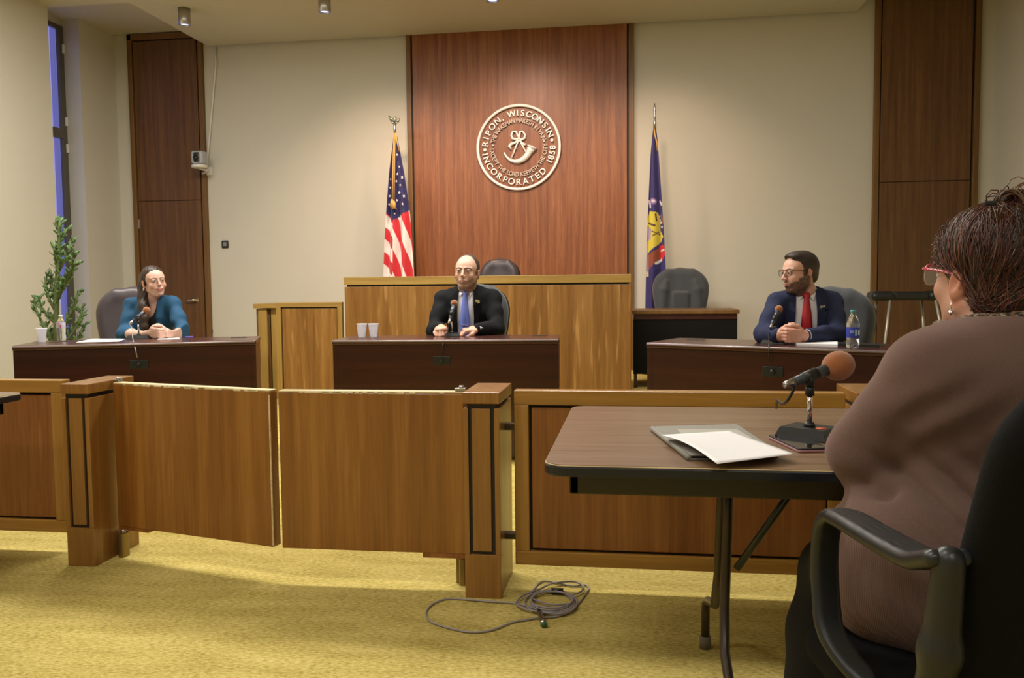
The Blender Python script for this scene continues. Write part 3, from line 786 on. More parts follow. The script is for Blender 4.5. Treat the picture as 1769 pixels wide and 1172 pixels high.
table2 = folding_table('folding table corner cut off by the left edge of the photo', (te.x-1.83, te.y-.86, 0), .30)
# ================================================================== OFFICE CHAIRS
def office_chair(label, x, y, rz, back, z0=0.0, seat_z=.46, back_top=1.05, bw=.50, fabric='chairleather', group=None, pads=False, arms=True):
    t = thing('office_chair', label, 'chair', (x, y, z0), rz, group)
    fm = M[fabric]
    # backrest: local frame, sitter faces -Y; the back stands at y=+.24
    zb0 = seat_z+.10; zc = (zb0+back_top)/2; hz = (back_top-zb0)/2
    F = Field(axis((-.32, .32, .010)), axis((.10, .48, .009)), axis((zb0-.06, back_top+.06, .010)))
    n = 14
    for i in range(n):                      # stacked rounded bars make the tapered, wrapped shell
        f = i/(n-1); z = zb0 + .05 + (back_top-zb0-.10)*f
        wv = bw/2*(0.80+.20*math.sin(min(1, f*1.35)*PI/2)) if f < .62 else bw/2*math.sqrt(max(.16, 1-((f-.62)/.46)**2.6))
        F.chain([(-wv+.045, .25+.05*f, z), (0, .275+.055*f, z), (wv-.045, .25+.05*f, z)], .045, .045)
    if pads:
        F.chain([(-.19, .225, zc-.22), (-.175, .235, zc+.06), (-.15, .25, zc+.14)], [.045, .045, .03], .02); F.chain([(.19, .225, zc-.22), (.175, .235, zc+.06), (.15, .25, zc+.14)], [.045, .045, .03], .02)
        F.box((0, .225, zc-.10), (.085, .03, .14), .02, .015)
    F.mesh('backrest', fm, t, relax=2)
    F = Field(axis((-.32, .32, .012)), axis((.15, .5, .012)), axis((zb0-.06, back_top+.06, .012)))
    for i in range(n):
        f = i/(n-1); z = zb0 + .05 + (back_top-zb0-.10)*f
        wv = bw/2*(0.80+.20*math.sin(min(1, f*1.35)*PI/2)) if f < .62 else bw/2*math.sqrt(max(.16, 1-((f-.62)/.46)**2.6))
        F.chain([(-wv+.02, .275+.05*f, z), (0, .31+.055*f, z), (wv-.02, .275+.05*f, z)], .032, .04)
    F.mesh('back_shell', M['black'], t)
    F = Field(axis((-.30, .30, .014)), axis((-.32, .30, .014)), axis((seat_z-.10, seat_z+.04, .012)))
    F.box((0, 0, seat_z-.04), (.25, .24, .045), .04); F.mesh('seat', fm, t)
    MB().tube([(0, .05, seat_z-.08), (0, .22, seat_z-.06), (0, .33, seat_z+.02), (0, .335, zb0+.12)], [.03, .028, .024, .022], 10).build('back_bracket', M['black'], t)
    MB().lathe([(.028, .10), (.028, .26), (.018, .26), (.018, seat_z-.09), (.06, seat_z-.075)], (0, 0, 0), 16).build('gas_stem', M['black'], t)
    m = MB()
    for k in range(5):
        a = 2*PI*k/5+.3; m.tube([(0, 0, .11), (.15*math.cos(a), .15*math.sin(a), .10), (.29*math.cos(a), .29*math.sin(a), .075)], [.032, .024, .016], 8)
    m.build('star_base', M['black'], t)
    for k in range(5):
        a = 2*PI*k/5+.3; MB().lathe([(.012, -.022), (.026, -.020), (.028, 0), (.026, .020), (.012, .022)], (.29*math.cos(a), .29*math.sin(a), .029), 14, roty(PI/2)).build('caster', M['black'], t)
    if arms:
        for s in (-1, 1):
            MB().tube([(s*.20, .02, seat_z-.06), (s*.30, .02, seat_z-.02), (s*.31, .02, seat_z+.14)], .014, 8).tube([(s*.31, -.10, seat_z+.155), (s*.31, .14, seat_z+.155)], .022, 10).build('armrest', M['black'], t)
    return t
q = P(859, 446, Y=8.5)
office_chair('dark leather chair top showing above the judges bench', q.x, 8.35, 0, None, DAIS, .62, q.z-DAIS-.005, .40, 'chairleather', arms=False)
q = P(1177, 463, Y=8.95)
office_chair('empty charcoal fabric office chair behind the dark side desk', q.x, 8.75, .02, None, DAIS, .46, q.z-DAIS, .56, 'chairgrey', pads=True)

# ================================================================== FLAGS
def flag_cloth(rows, Y0, amp, nf, colfn, name, parent, mat, base, nu=90, nv=260, ph=0.0):
    ys = [r[0] for r in rows]; xl = [r[1] for r in rows]; xr = [r[2] for r in rows]
    V = []; C = []; Fc = []
    for j in range(nv+1):
        py = ys[0]+(ys[-1]-ys[0])*j/nv
        a = np.interp(py, ys, xl); b = np.interp(py, ys, xr)
        w = (b-a)
        for i in range(nu+1):
            u = i/nu; px = a+w*u + .06*w*math.sin(2*PI*nf*u*1.0+ph+.4*math.sin(py*.02))*.5
            q = P(px, py, Y=Y0)
            dep = amp*(w/50.0)*math.sin(2*PI*nf*u+ph+.8*math.sin(py*.013))+ .03*(u-.5)
            V.append((q.x-base[0], q.y+dep-base[1], q.z-base[2])); C.append(colfn(a+w*u, py))
    for j in range(nv):
        for i in range(nu):
            k = j*(nu+1)+i; Fc.append((k, k+1, k+nu+2, k+nu+1))
    o = meshnp(name, V, Fc, mat, parent, np.array(C, np.float32))
    so = o.modifiers.new('thickness', 'SOLIDIFY'); so.thickness = .002
    return o
M['flagcloth'] = vcol('flag_satin', .55, .4, sheen=.2)
RED, WHT, BLU = (.60, .025, .035), (.80, .74, .70), (.028, .024, .115)
def us_col(px, py):
    x = (px-620)*3.78; y = (py-180)*3.78
    bd = np.interp(x, [150, 183, 222, 325, 345], [690, 715, 765, 690, 676])
    if y < bd: return BLU
    if x < 229:
        t_ = (y-1.2*(x-175)-805) % 170
        return RED if t_ < 82 else WHT
    s_ = (x-.27*(y-700)-275) % 76
    return RED if s_ < 40 else WHT
FY = 9.15
q = P(683, 300, Y=FY)
fl = thing('us_flag', 'red white and blue striped flag with stars draped on its pole', 'flag', (q.x, FY, DAIS))
fb = (q.x, FY, DAIS)
rows = [(236, 680.5, 685.5), (262, 677.5, 690.5), (300, 673, 697.5), (340, 670, 703.5), (375, 667.5, 708), (420, 665, 711.5), (475, 663, 714.5), (560, 659, 720)]
flag_cloth(rows, FY-.02, .030, 2.5, us_col, 'flag_cloth', fl, M['flagcloth'], fb)
m = MB()
for (x, y, s) in [(247, 330, 9), (262, 408, 8), (250, 455, 10), (281, 478, 12), (243, 503, 9), (268, 528, 8), (262, 577, 11), (292, 600, 12), (206, 490, 7), (203, 545, 8), (200, 600, 9), (247, 628, 10), (283, 652, 10), (196, 655, 9), (232, 715, 7), (240, 682, 8)]:
    q = P(620+x/3.78, 180+y/3.78, Y=FY-.075); r = s/3.78*FY/1460
    pts = []
    for k in range(10):
        a = PI/2+PI*k/5+.2*math.sin(x); rr = r if k % 2 == 0 else r*.42; pts.append((rr*math.cos(a)*.85, rr*math.sin(a)))
    m.prism(pts, 0, .012, Matrix.Translation((q.x-fb[0], q.y-fb[1]+.02, q.z-fb[2])) @ rotx(PI/2))
o = m.build('star_pattern', plain('white_star_cloth', (.80, .76, .74), .7), fl); o['kind'] = 'stuff'
zt = P(683, 214, Y=FY).z-DAIS
MB().tube([(0, .035, .03), (0, .01, zt)], .013, 12).build('flag_pole', wood('flag_pole_wood', (.2, .1, .03), (.3, .16, .05), (.4, .22, .08), 'Z'), fl)
MB().lathe([(.14, 0), (.13, .03), (.05, .05), (.02, .09), (.0, .09)], (0, .035, 0), 24).build('pole_base', M['brass'], fl)
def fp(px, py, d=0): q = P(px, py, Y=FY+d); return (q.x-fb[0], q.y-fb[1], q.z-fb[2])
m = MB(); m.tube([fp(682.5, 238), fp(682, 222), fp(682, 214)], [.011, .016, .012], 12); m.build('silver_ferrule', M['brushed'], fl)
m = MB(); eg = fp(682, 207)
m.sphere(eg, .022, 12, 8, (1, .8, 1.5)); m.sphere(fp(683.5, 203), .012, 10, 6)
for s, tip, mid in ((-1, (671, 199.5), (675, 205)), (1, (690.5, 204), (688, 209))):
    m.tube([fp(682, 210), fp(*mid), fp(*tip)], [.018, .016, .004], 8)
    m.tube([fp(682, 214), fp((mid[0]+682)/2, 212), fp((tip[0]+mid[0])/2, (tip[1]+mid[1])/2+4)], [.012, .012, .003], 8)
m.build('eagle_finial', plain('tarnished_eagle_metal', (.26, .28, .22), .45, .6), fl)
m = MB()
m.tube([fp(681, 230, -.03), fp(679.5, 262, -.07), fp(678.8, 300, -.09), fp(678.5, 345, -.10)], .006, 8)
m.tube([fp(683, 230, -.03), fp(682, 262, -.07), fp(681.5, 300, -.09), fp(681, 345, -.10)], .006, 8)
m.tube([fp(683.5, 230, -.03), fp(686, 245, -.04), fp(689.5, 262, -.03)], .007, 8)
m.build('gold_cord', M['gold'], fl)
for px, py in ((677.5, 344), (680.5, 347)):
    a_ = fp(px, py, -.10); b_ = fp(px+.3, py+14, -.10)
    MB().tube([a_, tuple((a_[i]*.7+b_[i]*.3) for i in range(3)), b_], [.008, .020, .026], 10).build('tassel', M['gold'], fl)

def poly_in(x, y, P_):
    c = False; n = len(P_)
    for i in range(n):
        x1, y1 = P_[i]; x2, y2 = P_[i-1]
        if (y1 > y) != (y2 > y) and x < (x2-x1)*(y-y1)/(y2-y1)+x1: c = not c
    return c
def seg(x, y, a, b, r):
    vx, vy = b[0]-a[0], b[1]-a[1]; t = max(0, min(1, ((x-a[0])*vx+(y-a[1])*vy)/(vx*vx+vy*vy))); return math.hypot(x-a[0]-vx*t, y-a[1]-vy*t) < r
YEL = [(118, 240), (190, 252), (215, 330), (215, 420), (250, 470), (225, 520), (180, 560), (110, 620), (92, 645), (84, 600), (90, 520), (135, 500), (135, 400), (92, 380), (98, 300)]
BRN = [(105, 645), (185, 590), (215, 568), (205, 680), (105, 785)]
RDP = [(200, 560), (257, 545), (268, 640), (237, 692), (205, 680)]
def st_col(px, py):
    x = (px-1100)*5.33; y = (py-320)*5.33
    if seg(x, y, (145, 425), (212, 460), 5) or seg(x, y, (150, 467), (205, 430), 5) or seg(x, y, (172, 265), (180, 330), 6) or seg(x, y, (112, 352), (165, 372), 9): return (.08, .03, .03)
    if poly_in(x, y, YEL): return (.62, .50, .05)
    if seg(x, y, (222, 606), (255, 596), 7) or seg(x, y, (178, 722), (222, 690), 11): return (.66, .66, .62)
    if poly_in(x, y, RDP): return (.55, .02, .03)
    if poly_in(x, y, BRN): return (.26, .055, .02)
    if seg(x, y, (112, 150), (125, 200), 11) or seg(x, y, (150, 145), (160, 150), 13) or seg(x, y, (215, 150), (232, 180), 9): return (.62, .55, .62)
    if math.hypot((x-178), (y-490)*.7) < 14: return (.20, .18, .5)
    for c in ((205, 290), (212, 320), (235, 385), (224, 345)):
        if math.hypot(x-c[0], y-c[1]) < 10: return (.6, .58, .62)
    if seg(x, y, (232, 275), (245, 345), 8): return (.25, .08, .05)
    if poly_in(x, y, [(85, 380), (132, 400), (135, 500), (90, 520)]): return (.38, .28, .46)
    if x < 106 and 640 < y < 845: return (.30, .22, .36) if y < 800 else (.6, .5, .25)
    if math.hypot(x-150, y-150) < 32: return (.22, .12, .3)
    return (.030, .022, .125)
q = P(1131, 300, Y=FY)
sf = thing('state_flag', 'dark blue flag with yellow and red crest draped on its pole', 'flag', (q.x, FY, DAIS))
fb = (q.x, FY, DAIS)
rows = [(222, 1128.5, 1133.5), (240, 1126, 1136), (270, 1123.5, 1138.5), (336, 1120, 1143.5), (403, 1117, 1148), (470, 1115, 1151.5), (535, 1114, 1153), (600, 1113, 1155)]
flag_cloth(rows, FY-.02, .022, 1.5, st_col, 'flag_cloth', sf, M['flagcloth'], fb, 80, 300, ph=1.2)
zt = P(1131, 212, Y=FY).z-DAIS
MB().tube([(0, .03, .03), (0, .01, zt)], .013, 12).build('flag_pole', M['doortrim'], sf)
MB().lathe([(.14, 0), (.13, .03), (.05, .05), (.02, .09), (.0, .09)], (0, .03, 0), 24).build('pole_base', M['brass'], sf)
m = MB(); m.tube([fp(1131.3, 222), fp(1131.2, 213), fp(1131, 205), fp(1131, 203), fp(1131, 200), fp(1131, 190), fp(1131, 178)], [.016, .017, .010, .017, .009, .016, .002], 12); m.build('spear_finial', M['brushed'], sf)
m = MB(); m.tube([fp(1130, 222, -.02), fp(1131, 232, -.03), fp(1134.5, 245, -.02), fp(1136, 262, -.01)], .008, 8); m.build('gold_cord', M['gold'], sf)

# ================================================================== PLANT
PY = 6.4
pb = P(99, 590, Y=PY)
pl = thing('potted_succulent', 'tall green branching succulent plant in front of the narrow window', 'plant', (pb.x, PY, 0))
def pp(px, py, d=0): q = P(px, py, Y=PY+d); return Vector((q.x-pb.x, q.y-PY, q.z))
MB().lathe([(.15, 0), (.20, .34), (.22, .34), (.22, .38), (.19, .38), (.185, .34), (0, .33)], (0, 0, 0), 28).build('plant_pot', plain('brown_clay_pot', (.20, .10, .06), .7), pl)
random.seed(4)
stems = [[(98, 640), (97, 560), (98, 500), (101, 440), (103, 400), (103, 380)], [(98, 520), (108, 500), (118, 478), (126, 458), (133, 455)],
         [(99, 510), (113, 490), (123, 470), (128, 440), (130, 437)], [(100, 470), (112, 450), (120, 432), (122, 415)], [(97, 560), (84, 548), (72, 532), (66, 512)],
         [(94, 600), (82, 575), (70, 552), (62, 535), (57, 518)], [(97, 540), (86, 520), (80, 498), (78, 478)], [(98, 530), (92, 505), (88, 484), (89, 472)],
         [(101, 600), (118, 585), (132, 565), (140, 545), (143, 528)], [(100, 580), (114, 560), (124, 540), (131, 520), (136, 503)], [(99, 600), (108, 570), (118, 548), (126, 530)],
         [(96, 600), (88, 590), (82, 580), (76, 560)], [(102, 605), (124, 596), (138, 580), (145, 560)], [(99, 460), (95, 440), (93, 425)], [(102, 420), (111, 405), (116, 395)], [(103, 400), (97, 390), (97, 378)]]
m = MB(); lf = []; LV = []; LF = []; LC = []
for si, s in enumerate(stems):
    d1 = random.uniform(-.18, .18) if si else 0
    pts = [pp(q[0], q[1], d1*k/(len(s)-1)) for k, q in enumerate(s)]
    m.tube(pts, [.024-.012*k/(len(pts)-1) if si == 0 else .013-.005*k/(len(pts)-1) for k in range(len(pts))], 8)
    L = [(pts[k]-pts[k+1]).length for k in range(len(pts)-1)]; tot = sum(L)
    n = int(tot/.0135)
    for j in range(n):
        f = (.15 if si else .42) + (.85 if si else .58)*j/n; x = f*tot; k = 0
        while k < len(L)-1 and x > L[k]: x -= L[k]; k += 1
        p = pts[k].lerp(pts[k+1], min(1, x/L[k])); d = (pts[k+1]-pts[k]).normalized()
        a = random.uniform(0, 2*PI); side = Vector((math.cos(a), math.sin(a), random.uniform(-.1, .5)))
        dr = (side + d*random.uniform(.6, 1.6)).normalized(); ln = random.uniform(.04, .078)
        w_ = dr.cross(Vector((random.uniform(-1, 1), random.uniform(-1, 1), .3))).normalized()*random.uniform(.009, .015)
        nn = dr.cross(w_).normalized()*.0035; b = len(LV)
        for t_, ww in ((0, .35), (.35, .85), (.75, 1.0), (1.0, .25)):
            c = p+dr*ln*t_
            LV += [c+w_*ww, c+nn*ww, c-w_*ww, c-nn*ww]
        for t_ in range(3):
            for e in range(4): LF.append((b+t_*4+e, b+t_*4+(e+1) % 4, b+t_*4+4+(e+1) % 4, b+t_*4+4+e))
        LF += [(b+12, b+13, b+14, b+15)]
        g = random.uniform(.55, 1.25); col = (.10*g, .19*g, .06*g); LC += [col]*16
m.build('stem', plain('green_brown_stem', (.08, .11, .035), .7), pl)
o = meshnp('foliage', LV, LF, vcol('succulent_leaves', .5, .5), pl, np.array(LC, np.float32)); o['kind'] = 'stuff'

# ================================================================== THINGS ON THE WALL
q = P(389.5, 422.5, Y=W)
t = thing('thermostat', 'small black square thermostat on the beige wall right of the door', 'thermostat', (q.x, W, q.z))
MB().box((-.042, -.022, -.045), (.042, 0, .045), .010, 3).build('thermostat_body', M['black'], t)
MB().box((-.020, -.026, -.022), (.026, -.020, .026), .004).build('display', plain('grey_display', (.22, .24, .23), .3), t)
t = thing('security_camera', 'white camera on a wall bracket beside the wooden door', 'camera', tuple(P(352, 290, Y=W)))
tb = t.location
def cp(px, py, Y): q = P(px, py, Y=Y); return (q.x-tb.x, q.y-tb.y, q.z-tb.z)
c0 = cp(344.5, 273, 9.36); c1 = cp(345, 286, 9.36)
MB().box((c0[0]-.073, c0[1]-.07, c0[2]-.075), (c0[0]+.073, c0[1]+.07, c0[2]+.075), .025, 3).build('camera_body', plain('light_grey_camera_body', (.42, .43, .45), .4), t)
MB().box((c0[0]-.033, c0[1]-.085, c0[2]-.055), (c0[0]+.036, c0[1]-.055, c0[2]+.055), .012).lathe([(.028, 0), (.026, .02), (.0, .024)], (c0[0], c0[1]-.083, c0[2]-.01), 20, rotx(PI/2)).build('camera_lens', M['black'], t)
MB().lathe([(.085, 0), (.09, .02), (.085, .035), (0, .035)], (c1[0]-.005, c1[1], c1[2]-.03), 28).build('camera_base', M['white'], t)
w1 = cp(362, 296, W)
MB().box((w1[0]-.045, -.025, w1[2]-.05), (w1[0]+.04, 0, w1[2]+.05), .006).tube([(w1[0], -.02, w1[2]), (w1[0]-.02, -.12, w1[2]-.04), (c1[0]+.06, c1[1]+.08, c1[2]-.05), (c1[0], c1[1], c1[2]-.035)], .014, 10).build('wall_bracket', M['white'], t)
q0, q1_, q2_ = P(372, 82, Y=W-.02), P(366, 190, Y=W-.02), P(357, 291, Y=W-.03)
m = MB(); m.tube([q0, (q0.x+.0, q0.y, q0.z-.2), q1_, q2_], .011, 8); o = m.build('wall_cable', M['white']); tag(o, 'white cable running from the ceiling down to the wall camera', 'cable')
q = P(361, 440, Y=W-.01); m = MB(); m.sphere(q, .014, 10, 8); o = m.build('door_stop', M['black']); tag(o, 'tiny black knob on the right edge of the door frame', 'knob')
q0 = P(364, 560, Y=W-.01); q1_ = P(363, 590, Y=W-.01); m = MB(); m.tube([q0, (q0.x+.02, q0.y, q0.z-.09), q1_, (q1_.x+.01, q1_.y, q1_.z-.3)], .006, 6); o = m.build('dark_cord', M['black']); tag(o, 'thin dark cord low on the wall beside the door frame', 'cord')

# ================================================================== PADDED STAND by the right wooden panel
sy = 8.7
a, b = P(1501, 503, Y=sy), P(1640, 503, Y=sy); zc = P(1560, 511, Y=sy).z
t = thing('padded_stand', 'tall black padded stand on thin metal legs in front of the right wooden panel', 'stand', ((a.x+b.x)/2, sy, DAIS))
w_ = (b.x-a.x)/2; zc -= DAIS
MB().box((-w_, -.13, zc-.05), (-w_+.22, .13, zc+.045), .045, 4).box((-w_+.2, -.10, zc-.045), (w_-.2, .10, zc+.04), .03, 3).box((w_-.22, -.13, zc-.05), (w_, .13, zc+.045), .045, 4).build('black_pad', M['blackvinyl'], t)
for px0, py0, px1, py1, dy in ((1516, 518, 1500, 600, .10), (1538, 518, 1528, 600, -.10), (1592, 516, 1597, 600, .10), (1615, 516, 1632, 600, -.10)):
    q0 = P(px0, py0, Y=sy+dy); q1_ = P(px1, py1, Y=sy+dy*1.3); d = q1_-q0; e = q0+d*((q0.z-DAIS)/-d.z)
    MB().tube([(q0.x-t.location.x, q0.y-sy, q0.z-DAIS+.02), (e.x-t.location.x, e.y-sy, 0.005)], .013, 10).build('leg', plain('satin_aluminium', (.55, .53, .47), .4, .6), t)

# ================================================================== MICROPHONES
def mic(label, base, rz, top, direction, foam_r, L, bw=.12, group=None, cable=None, led=False, foam_l=1.0, cabmat='black', bh=.022):
    """base: world point on the desk; top: height of the clip; direction: tail -> foam"""
    t = thing('desk_microphone', label, 'microphone', tuple(base), 0, group)
    m = MB(); w2 = bw/2
    b = bmesh.new(); bmesh.ops.create_cube(b, size=1)
    for v in b.verts:
        k = .82 if v.co.z > 0 else 1.0; v.co = Vector((v.co.x*bw*k, v.co.y*bw*.8*k, (v.co.z+.5)*bh))
    bmesh.ops.bevel(b, geom=list(b.edges), offset=.002, segments=2, affect='EDGES'); m.merge(b, rotz(rz)); m.build('mic_base', M['black'], t)
    d = Vector(direction).normalized(); tp = Vector((0, 0, top))
    st = MB(); st.tube([(0, 0, bh), (0, 0, top-L*.22)], .0075*L/.17, 14); st.build('chrome_stem', M['chrome'], t)
    st = MB(); st.lathe([(.015*L/.17, 0), (.017*L/.17, .003), (.013*L/.17, .010), (0, .010)], (0, 0, bh), 16); st.build('stem_collar', M['black'], t)
    cl = MB(); cl.tube([(0, 0, top-L*.33), (0, 0, top-L*.16)], .013*L/.17, 12); cl.tube([(0, 0, top-L*.18), tp-d*L*.02], [.013*L/.17, .019*L/.17], 12)
    cl.tube([tp-d*L*.15, tp+d*L*.13], [.0165*L/.17, .0185*L/.17], 16); cl.build('mic_clip', M['black'], t)
    s = L/.17
    bd = MB(); bd.tube([tp-d*L*.30, tp-d*L*.28, tp+d*L*.10, tp+d*L*.38], [.0125*s, .0135*s, .0150*s, .0185*s], 20); bd.build('mic_handle', M['micbody'], t)
    tl = MB(); tl.tube([tp-d*L*.52, tp-d*L*.50, tp-d*L*.30], [.0085*s, .0100*s, .0118*s], 16); tl.build('silver_plug', M['brushed'], t)
    fm = MB(); fm.sphere(tp+d*(L*.38+foam_r*.70*foam_l), foam_r, 28, 18, (1, 1, foam_l), look_mat((0, 0, 0), d)); fm.build('foam_windscreen', M['foam'], t)
    if led: MB().lathe([(.012, 0), (.012, .0012), (0, .0012)], (rotz(rz) @ Vector((bw*.26, -bw*.10, bh))), 16).build('orange_button', plain('orange_red_button', (.72, .10, .03), .4), t)
    if cable:
        pts = [tp-d*L*.50] + [Vector(c)-Vector(base) for c in cable]
        MB().tube(smooth_path(pts, 6), .0035 if L > .14 else .003, 8).build('mic_cable', M[cabmat], t)
    return t
def smooth_path(pts, n):
    pts = [Vector(p) for p in pts]; out = []
    P_ = [pts[0]*2-pts[1]]+pts+[pts[-1]*2-pts[-2]]
    for i in range(1, len(P_)-2):
        for k in range(n):
            t = k/n; a, b, c, d = P_[i-1], P_[i], P_[i+1], P_[i+2]
            out.append(.5*((2*b)+(c-a)*t+(2*a-5*b+4*c-d)*t*t+(3*b-a-3*c+d)*t**3))
    out.append(pts[-1]); return out
GM = None
# left desk
def front_pt(desk_, px, py, off=-.012):
    A_, B_ = desk_; d = (B_-A_); n = Vector((d.y, -d.x, 0)).normalized()
    C = A_ - n*off; ray = P(px, py, Y=1.0)-Vector((0, 0, CAM_H)); t_ = ((C-Vector((0, 0, CAM_H))).dot(n))/ray.dot(n)
    return Vector((0, 0, CAM_H))+ray*t_
b = P(240, 585, Z=DZ); tp = P(240, 548, Y=b.y).z-DZ
mic('microphone with orange foam in front of the woman in the blue cardigan', b, LD and math.atan2((LD[1]-LD[0]).y, (LD[1]-LD[0]).x), tp, (.62, .45, .62), .024, .14, .15, None,
    [P(229, 570, Y=b.y-.05), P(229, 583, Y=b.y-.16), front_pt(LD, 233, 600), front_pt(LD, 237, 618)], cabmat='grey')
b = P(781, 581, Z=DZ); tp = P(781, 541, Y=b.y).z-DZ
mic('microphone with orange foam in front of the man in the black suit', b, 0, tp, (.14, .50, .85), .024, .15, .13, None,
    [P(773, 572, Y=b.y-.06), front_pt(MD, 766, 592), front_pt(MD, 763, 612)])
b = P(1338, 594, Z=DZ); tp = P(1339, 550, Y=b.y).z-DZ
mic('microphone with orange foam in front of the man in the navy suit', b, math.atan2((RD[1]-RD[0]).y, (RD[1]-RD[0]).x), tp, (.34, .45, .62), .0215, .13, .13, None,
    [P(1329, 575, Y=b.y-.04), front_pt(RD, 1328, 600), front_pt(RD, 1329, 628)])
# foreground table microphone
b = P(1398, 756, Z=TZ); Yb = b.y
tpz = P(1408, 650, Y=Yb).z-TZ
t = mic('large microphone with brown foam on a black stand on the folding table', b, -.62, tpz, (.80, .38, .24), .0365, .145, .135, None,
    [P(1372, 668, Y=Yb-.03), P(1362, 690, Y=Yb-.01), P(1352, 698, Y=Yb+.04), P(1343, 692, Y=Yb+.12), P(1341, 705, Y=Yb+.25)], led=True, foam_l=1.12, bh=.027)

# ================================================================== CUPS, BOTTLES, PAPERS
M['cup'] = clear('frosted_plastic_cup', (.93, .93, .97), .35, .45, 1.0, 1.2)
def cup(label, px, py, group=None, h=.092, r=.034):
    b = P(px, py, Z=DZ); t = thing('plastic_cup', label, 'cup', tuple(b), 0, group)
    MB().lathe([(0, 0), (r*.66, 0), (r*.70, .004), (r*.96, h-.006), (r*1.03, h-.004), (r*1.03, h), (r*.95, h-.002), (r*.66, .006), (0, .006)], (0, 0, 0.0005), 32, closed=True).build('cup_wall', M['cup'], t)
    return t
cup('white plastic cup on the middle desk, left of the pair', 625.5, 584)
cup('white plastic cup on the middle desk, right of the pair', 645.5, 584)
cup('white plastic cup alone at the left end of the left desk', 72.5, 592, None, .090, .032)
M['pet'] = clear('clear_bottle_plastic', (.96, .97, 1.0), .03, .92, 1.0, 1.35)
def bottle(label, px, py, hpx, capmat, labmat, lz0, lz1, group=None, spots=None):
    b = P(px, py, Z=DZ); h = hpx*b.y/1460*1.0
    t = thing('water_bottle', label, 'bottle', tuple(b), 0, group); r = h*.165
    prof = [(0, 0), (r*.85, 0), (r, h*.03), (r*.97, h*.10), (r, h*.16), (r*.93, h*.24), (r*.93, h*.30), (r, h*.33), (r, h*.60), (r*.97, h*.66), (r*.80, h*.76), (r*.50, h*.86), (r*.40, h*.90), (r*.40, h*.955), (0, h*.955)]
    MB().lathe(prof, (0, 0, 0.0005), 32).build('bottle_body', M['pet'], t)
    MB().lathe([(r*.45, h*.93), (r*.46, h), (0, h)], (0, 0, 0), 24).build('bottle_cap', capmat, t)
    MB().lathe([(r*1.015, h*lz0), (r*1.02, h*(lz0+.005)), (r*1.02, h*(lz1-.005)), (r*1.015, h*lz1)], (0, 0, 0), 32, closed=True).build('bottle_label', labmat, t)
    if spots:
        for (dx, dz, sx, sz, mt) in spots:
            MB().box((dx*r-sx*r, -r*1.06, h*dz-h*sz), (dx*r+sx*r, -r*.90, h*dz+h*sz), .0015).build('label_graphic', mt, t)
    return t
pinkm = plain('pink_red_print', (.60, .10, .14), .5)
bottle('clear water bottle with a pale label on the left desk beside the cup', 106.5, 588, 47, M['white'], plain('pale_lilac_label', (.60, .58, .72), .5), .50, .72, None, [(-.35, .68, .5, .012, pinkm), (.6, .58, .16, .05, pinkm)])
bottle('blue-labelled water bottle with teal cap on the right desk', 1473, 602, 63, plain('teal_cap', (.09, .32, .36), .4), plain('blue_label', (.03, .05, .42), .4), .28, .55, None,
       [(-.35, .44, .28, .035, plain('pale_print', (.30, .34, .75), .5)), (.22, .42, .14, .085, plain('pale_blue_print', (.25, .50, .80), .5)), (.65, .42, .12, .06, plain('white_print', (.6, .6, .8), .5))])
def sheet(name, label, cat, pts, z, mat, th=.0015, group=None, lift=None):
    """thin sheet through surveyed corner pixels on a table top"""
    C = [P(*p, Z=z) for p in pts]; c0 = sum(C, Vector())/len(C)
    m = MB(); m.prism([(p.x-c0.x, p.y-c0.y) for p in C], 0.0003, th); o = m.build(name, mat); o.location = (c0.x, c0.y, z); tag(o, label, cat, group); return o
sheet('paper_sheet', 'white paper sheet on the left desk near the bottle', 'paper', [(131, 592), (205, 590.5), (216, 586.2), (160, 586)], DZ, M['paper'])
sheet('paper_sheet', 'small white paper under the clasped hands of the woman in blue', 'paper', [(272, 587.4), (311, 586), (309, 584), (275, 585)], DZ, M['paper'])
sheet('pen', 'purple pen lying on the left desk by the blue sleeve', 'pen', [(320, 584), (334, 583.2), (334, 582.2), (320, 583)], DZ, plain('purple_pen', (.12, .08, .35), .4), .006)
t = sheet('notepad', 'white open notepad beside the hands of the man in navy', 'notepad', [(1376, 597), (1447, 599.5), (1447, 594), (1374, 593.2)], DZ, M['paper'], .012)
sheet('black_folder', 'thin black folder behind the blue-labelled bottle', 'folder', [(1450, 598), (1520, 601), (1528, 597.5), (1446, 594.5)], DZ, M['black'], .012)
q = P(1366, 592, Z=DZ); m = MB(); m.tube([q+Vector((-.04, .01, .01)), q+Vector((-.01, -.01, .012)), q+Vector((.03, -.02, .006))], .006, 8); o = m.build('pen', M['black']); tag(o, 'black pen beside the white notepad on the right desk', 'pen')

# foreground folder, paper, phone
def P3(px, py, z): return P(px, py, Z=z)
fo = [P3(1127, 745, TZ), P3(1190, 796, TZ), P3(1232, 796, TZ), P3(1345, 790, TZ), P3(1273, 741, TZ)]
c0 = P3(1200, 765, TZ); t = thing('document_folder', 'grey closed folder lying under the white paper on the folding table', 'folder', (c0.x, c0.y, TZ))
ol = [(p.x-c0.x, p.y-c0.y) for p in fo]
greyf = plain('grey_folder_vinyl', (.28, .27, .235), .6, bump=.2)
MB().prism(ol, .0005, .004, bevel=.0015).build('folder_back', greyf, t)
ins = [(x*.93+.006, y*.93) for x, y in ol]
MB().prism(ins, .004, .008).build('folder_pages', plain('dark_folder_inside', (.07, .065, .06), .8), t)
MB().prism([(x, y) for x, y in ol], .009, .0125, bevel=.0015).build('folder_front', greyf, t)
lp = [P3(1170, 742, TZ+.013), P3(1272, 742, TZ+.013), P3(1300, 757, TZ+.013), P3(1178, 752, TZ+.013)]
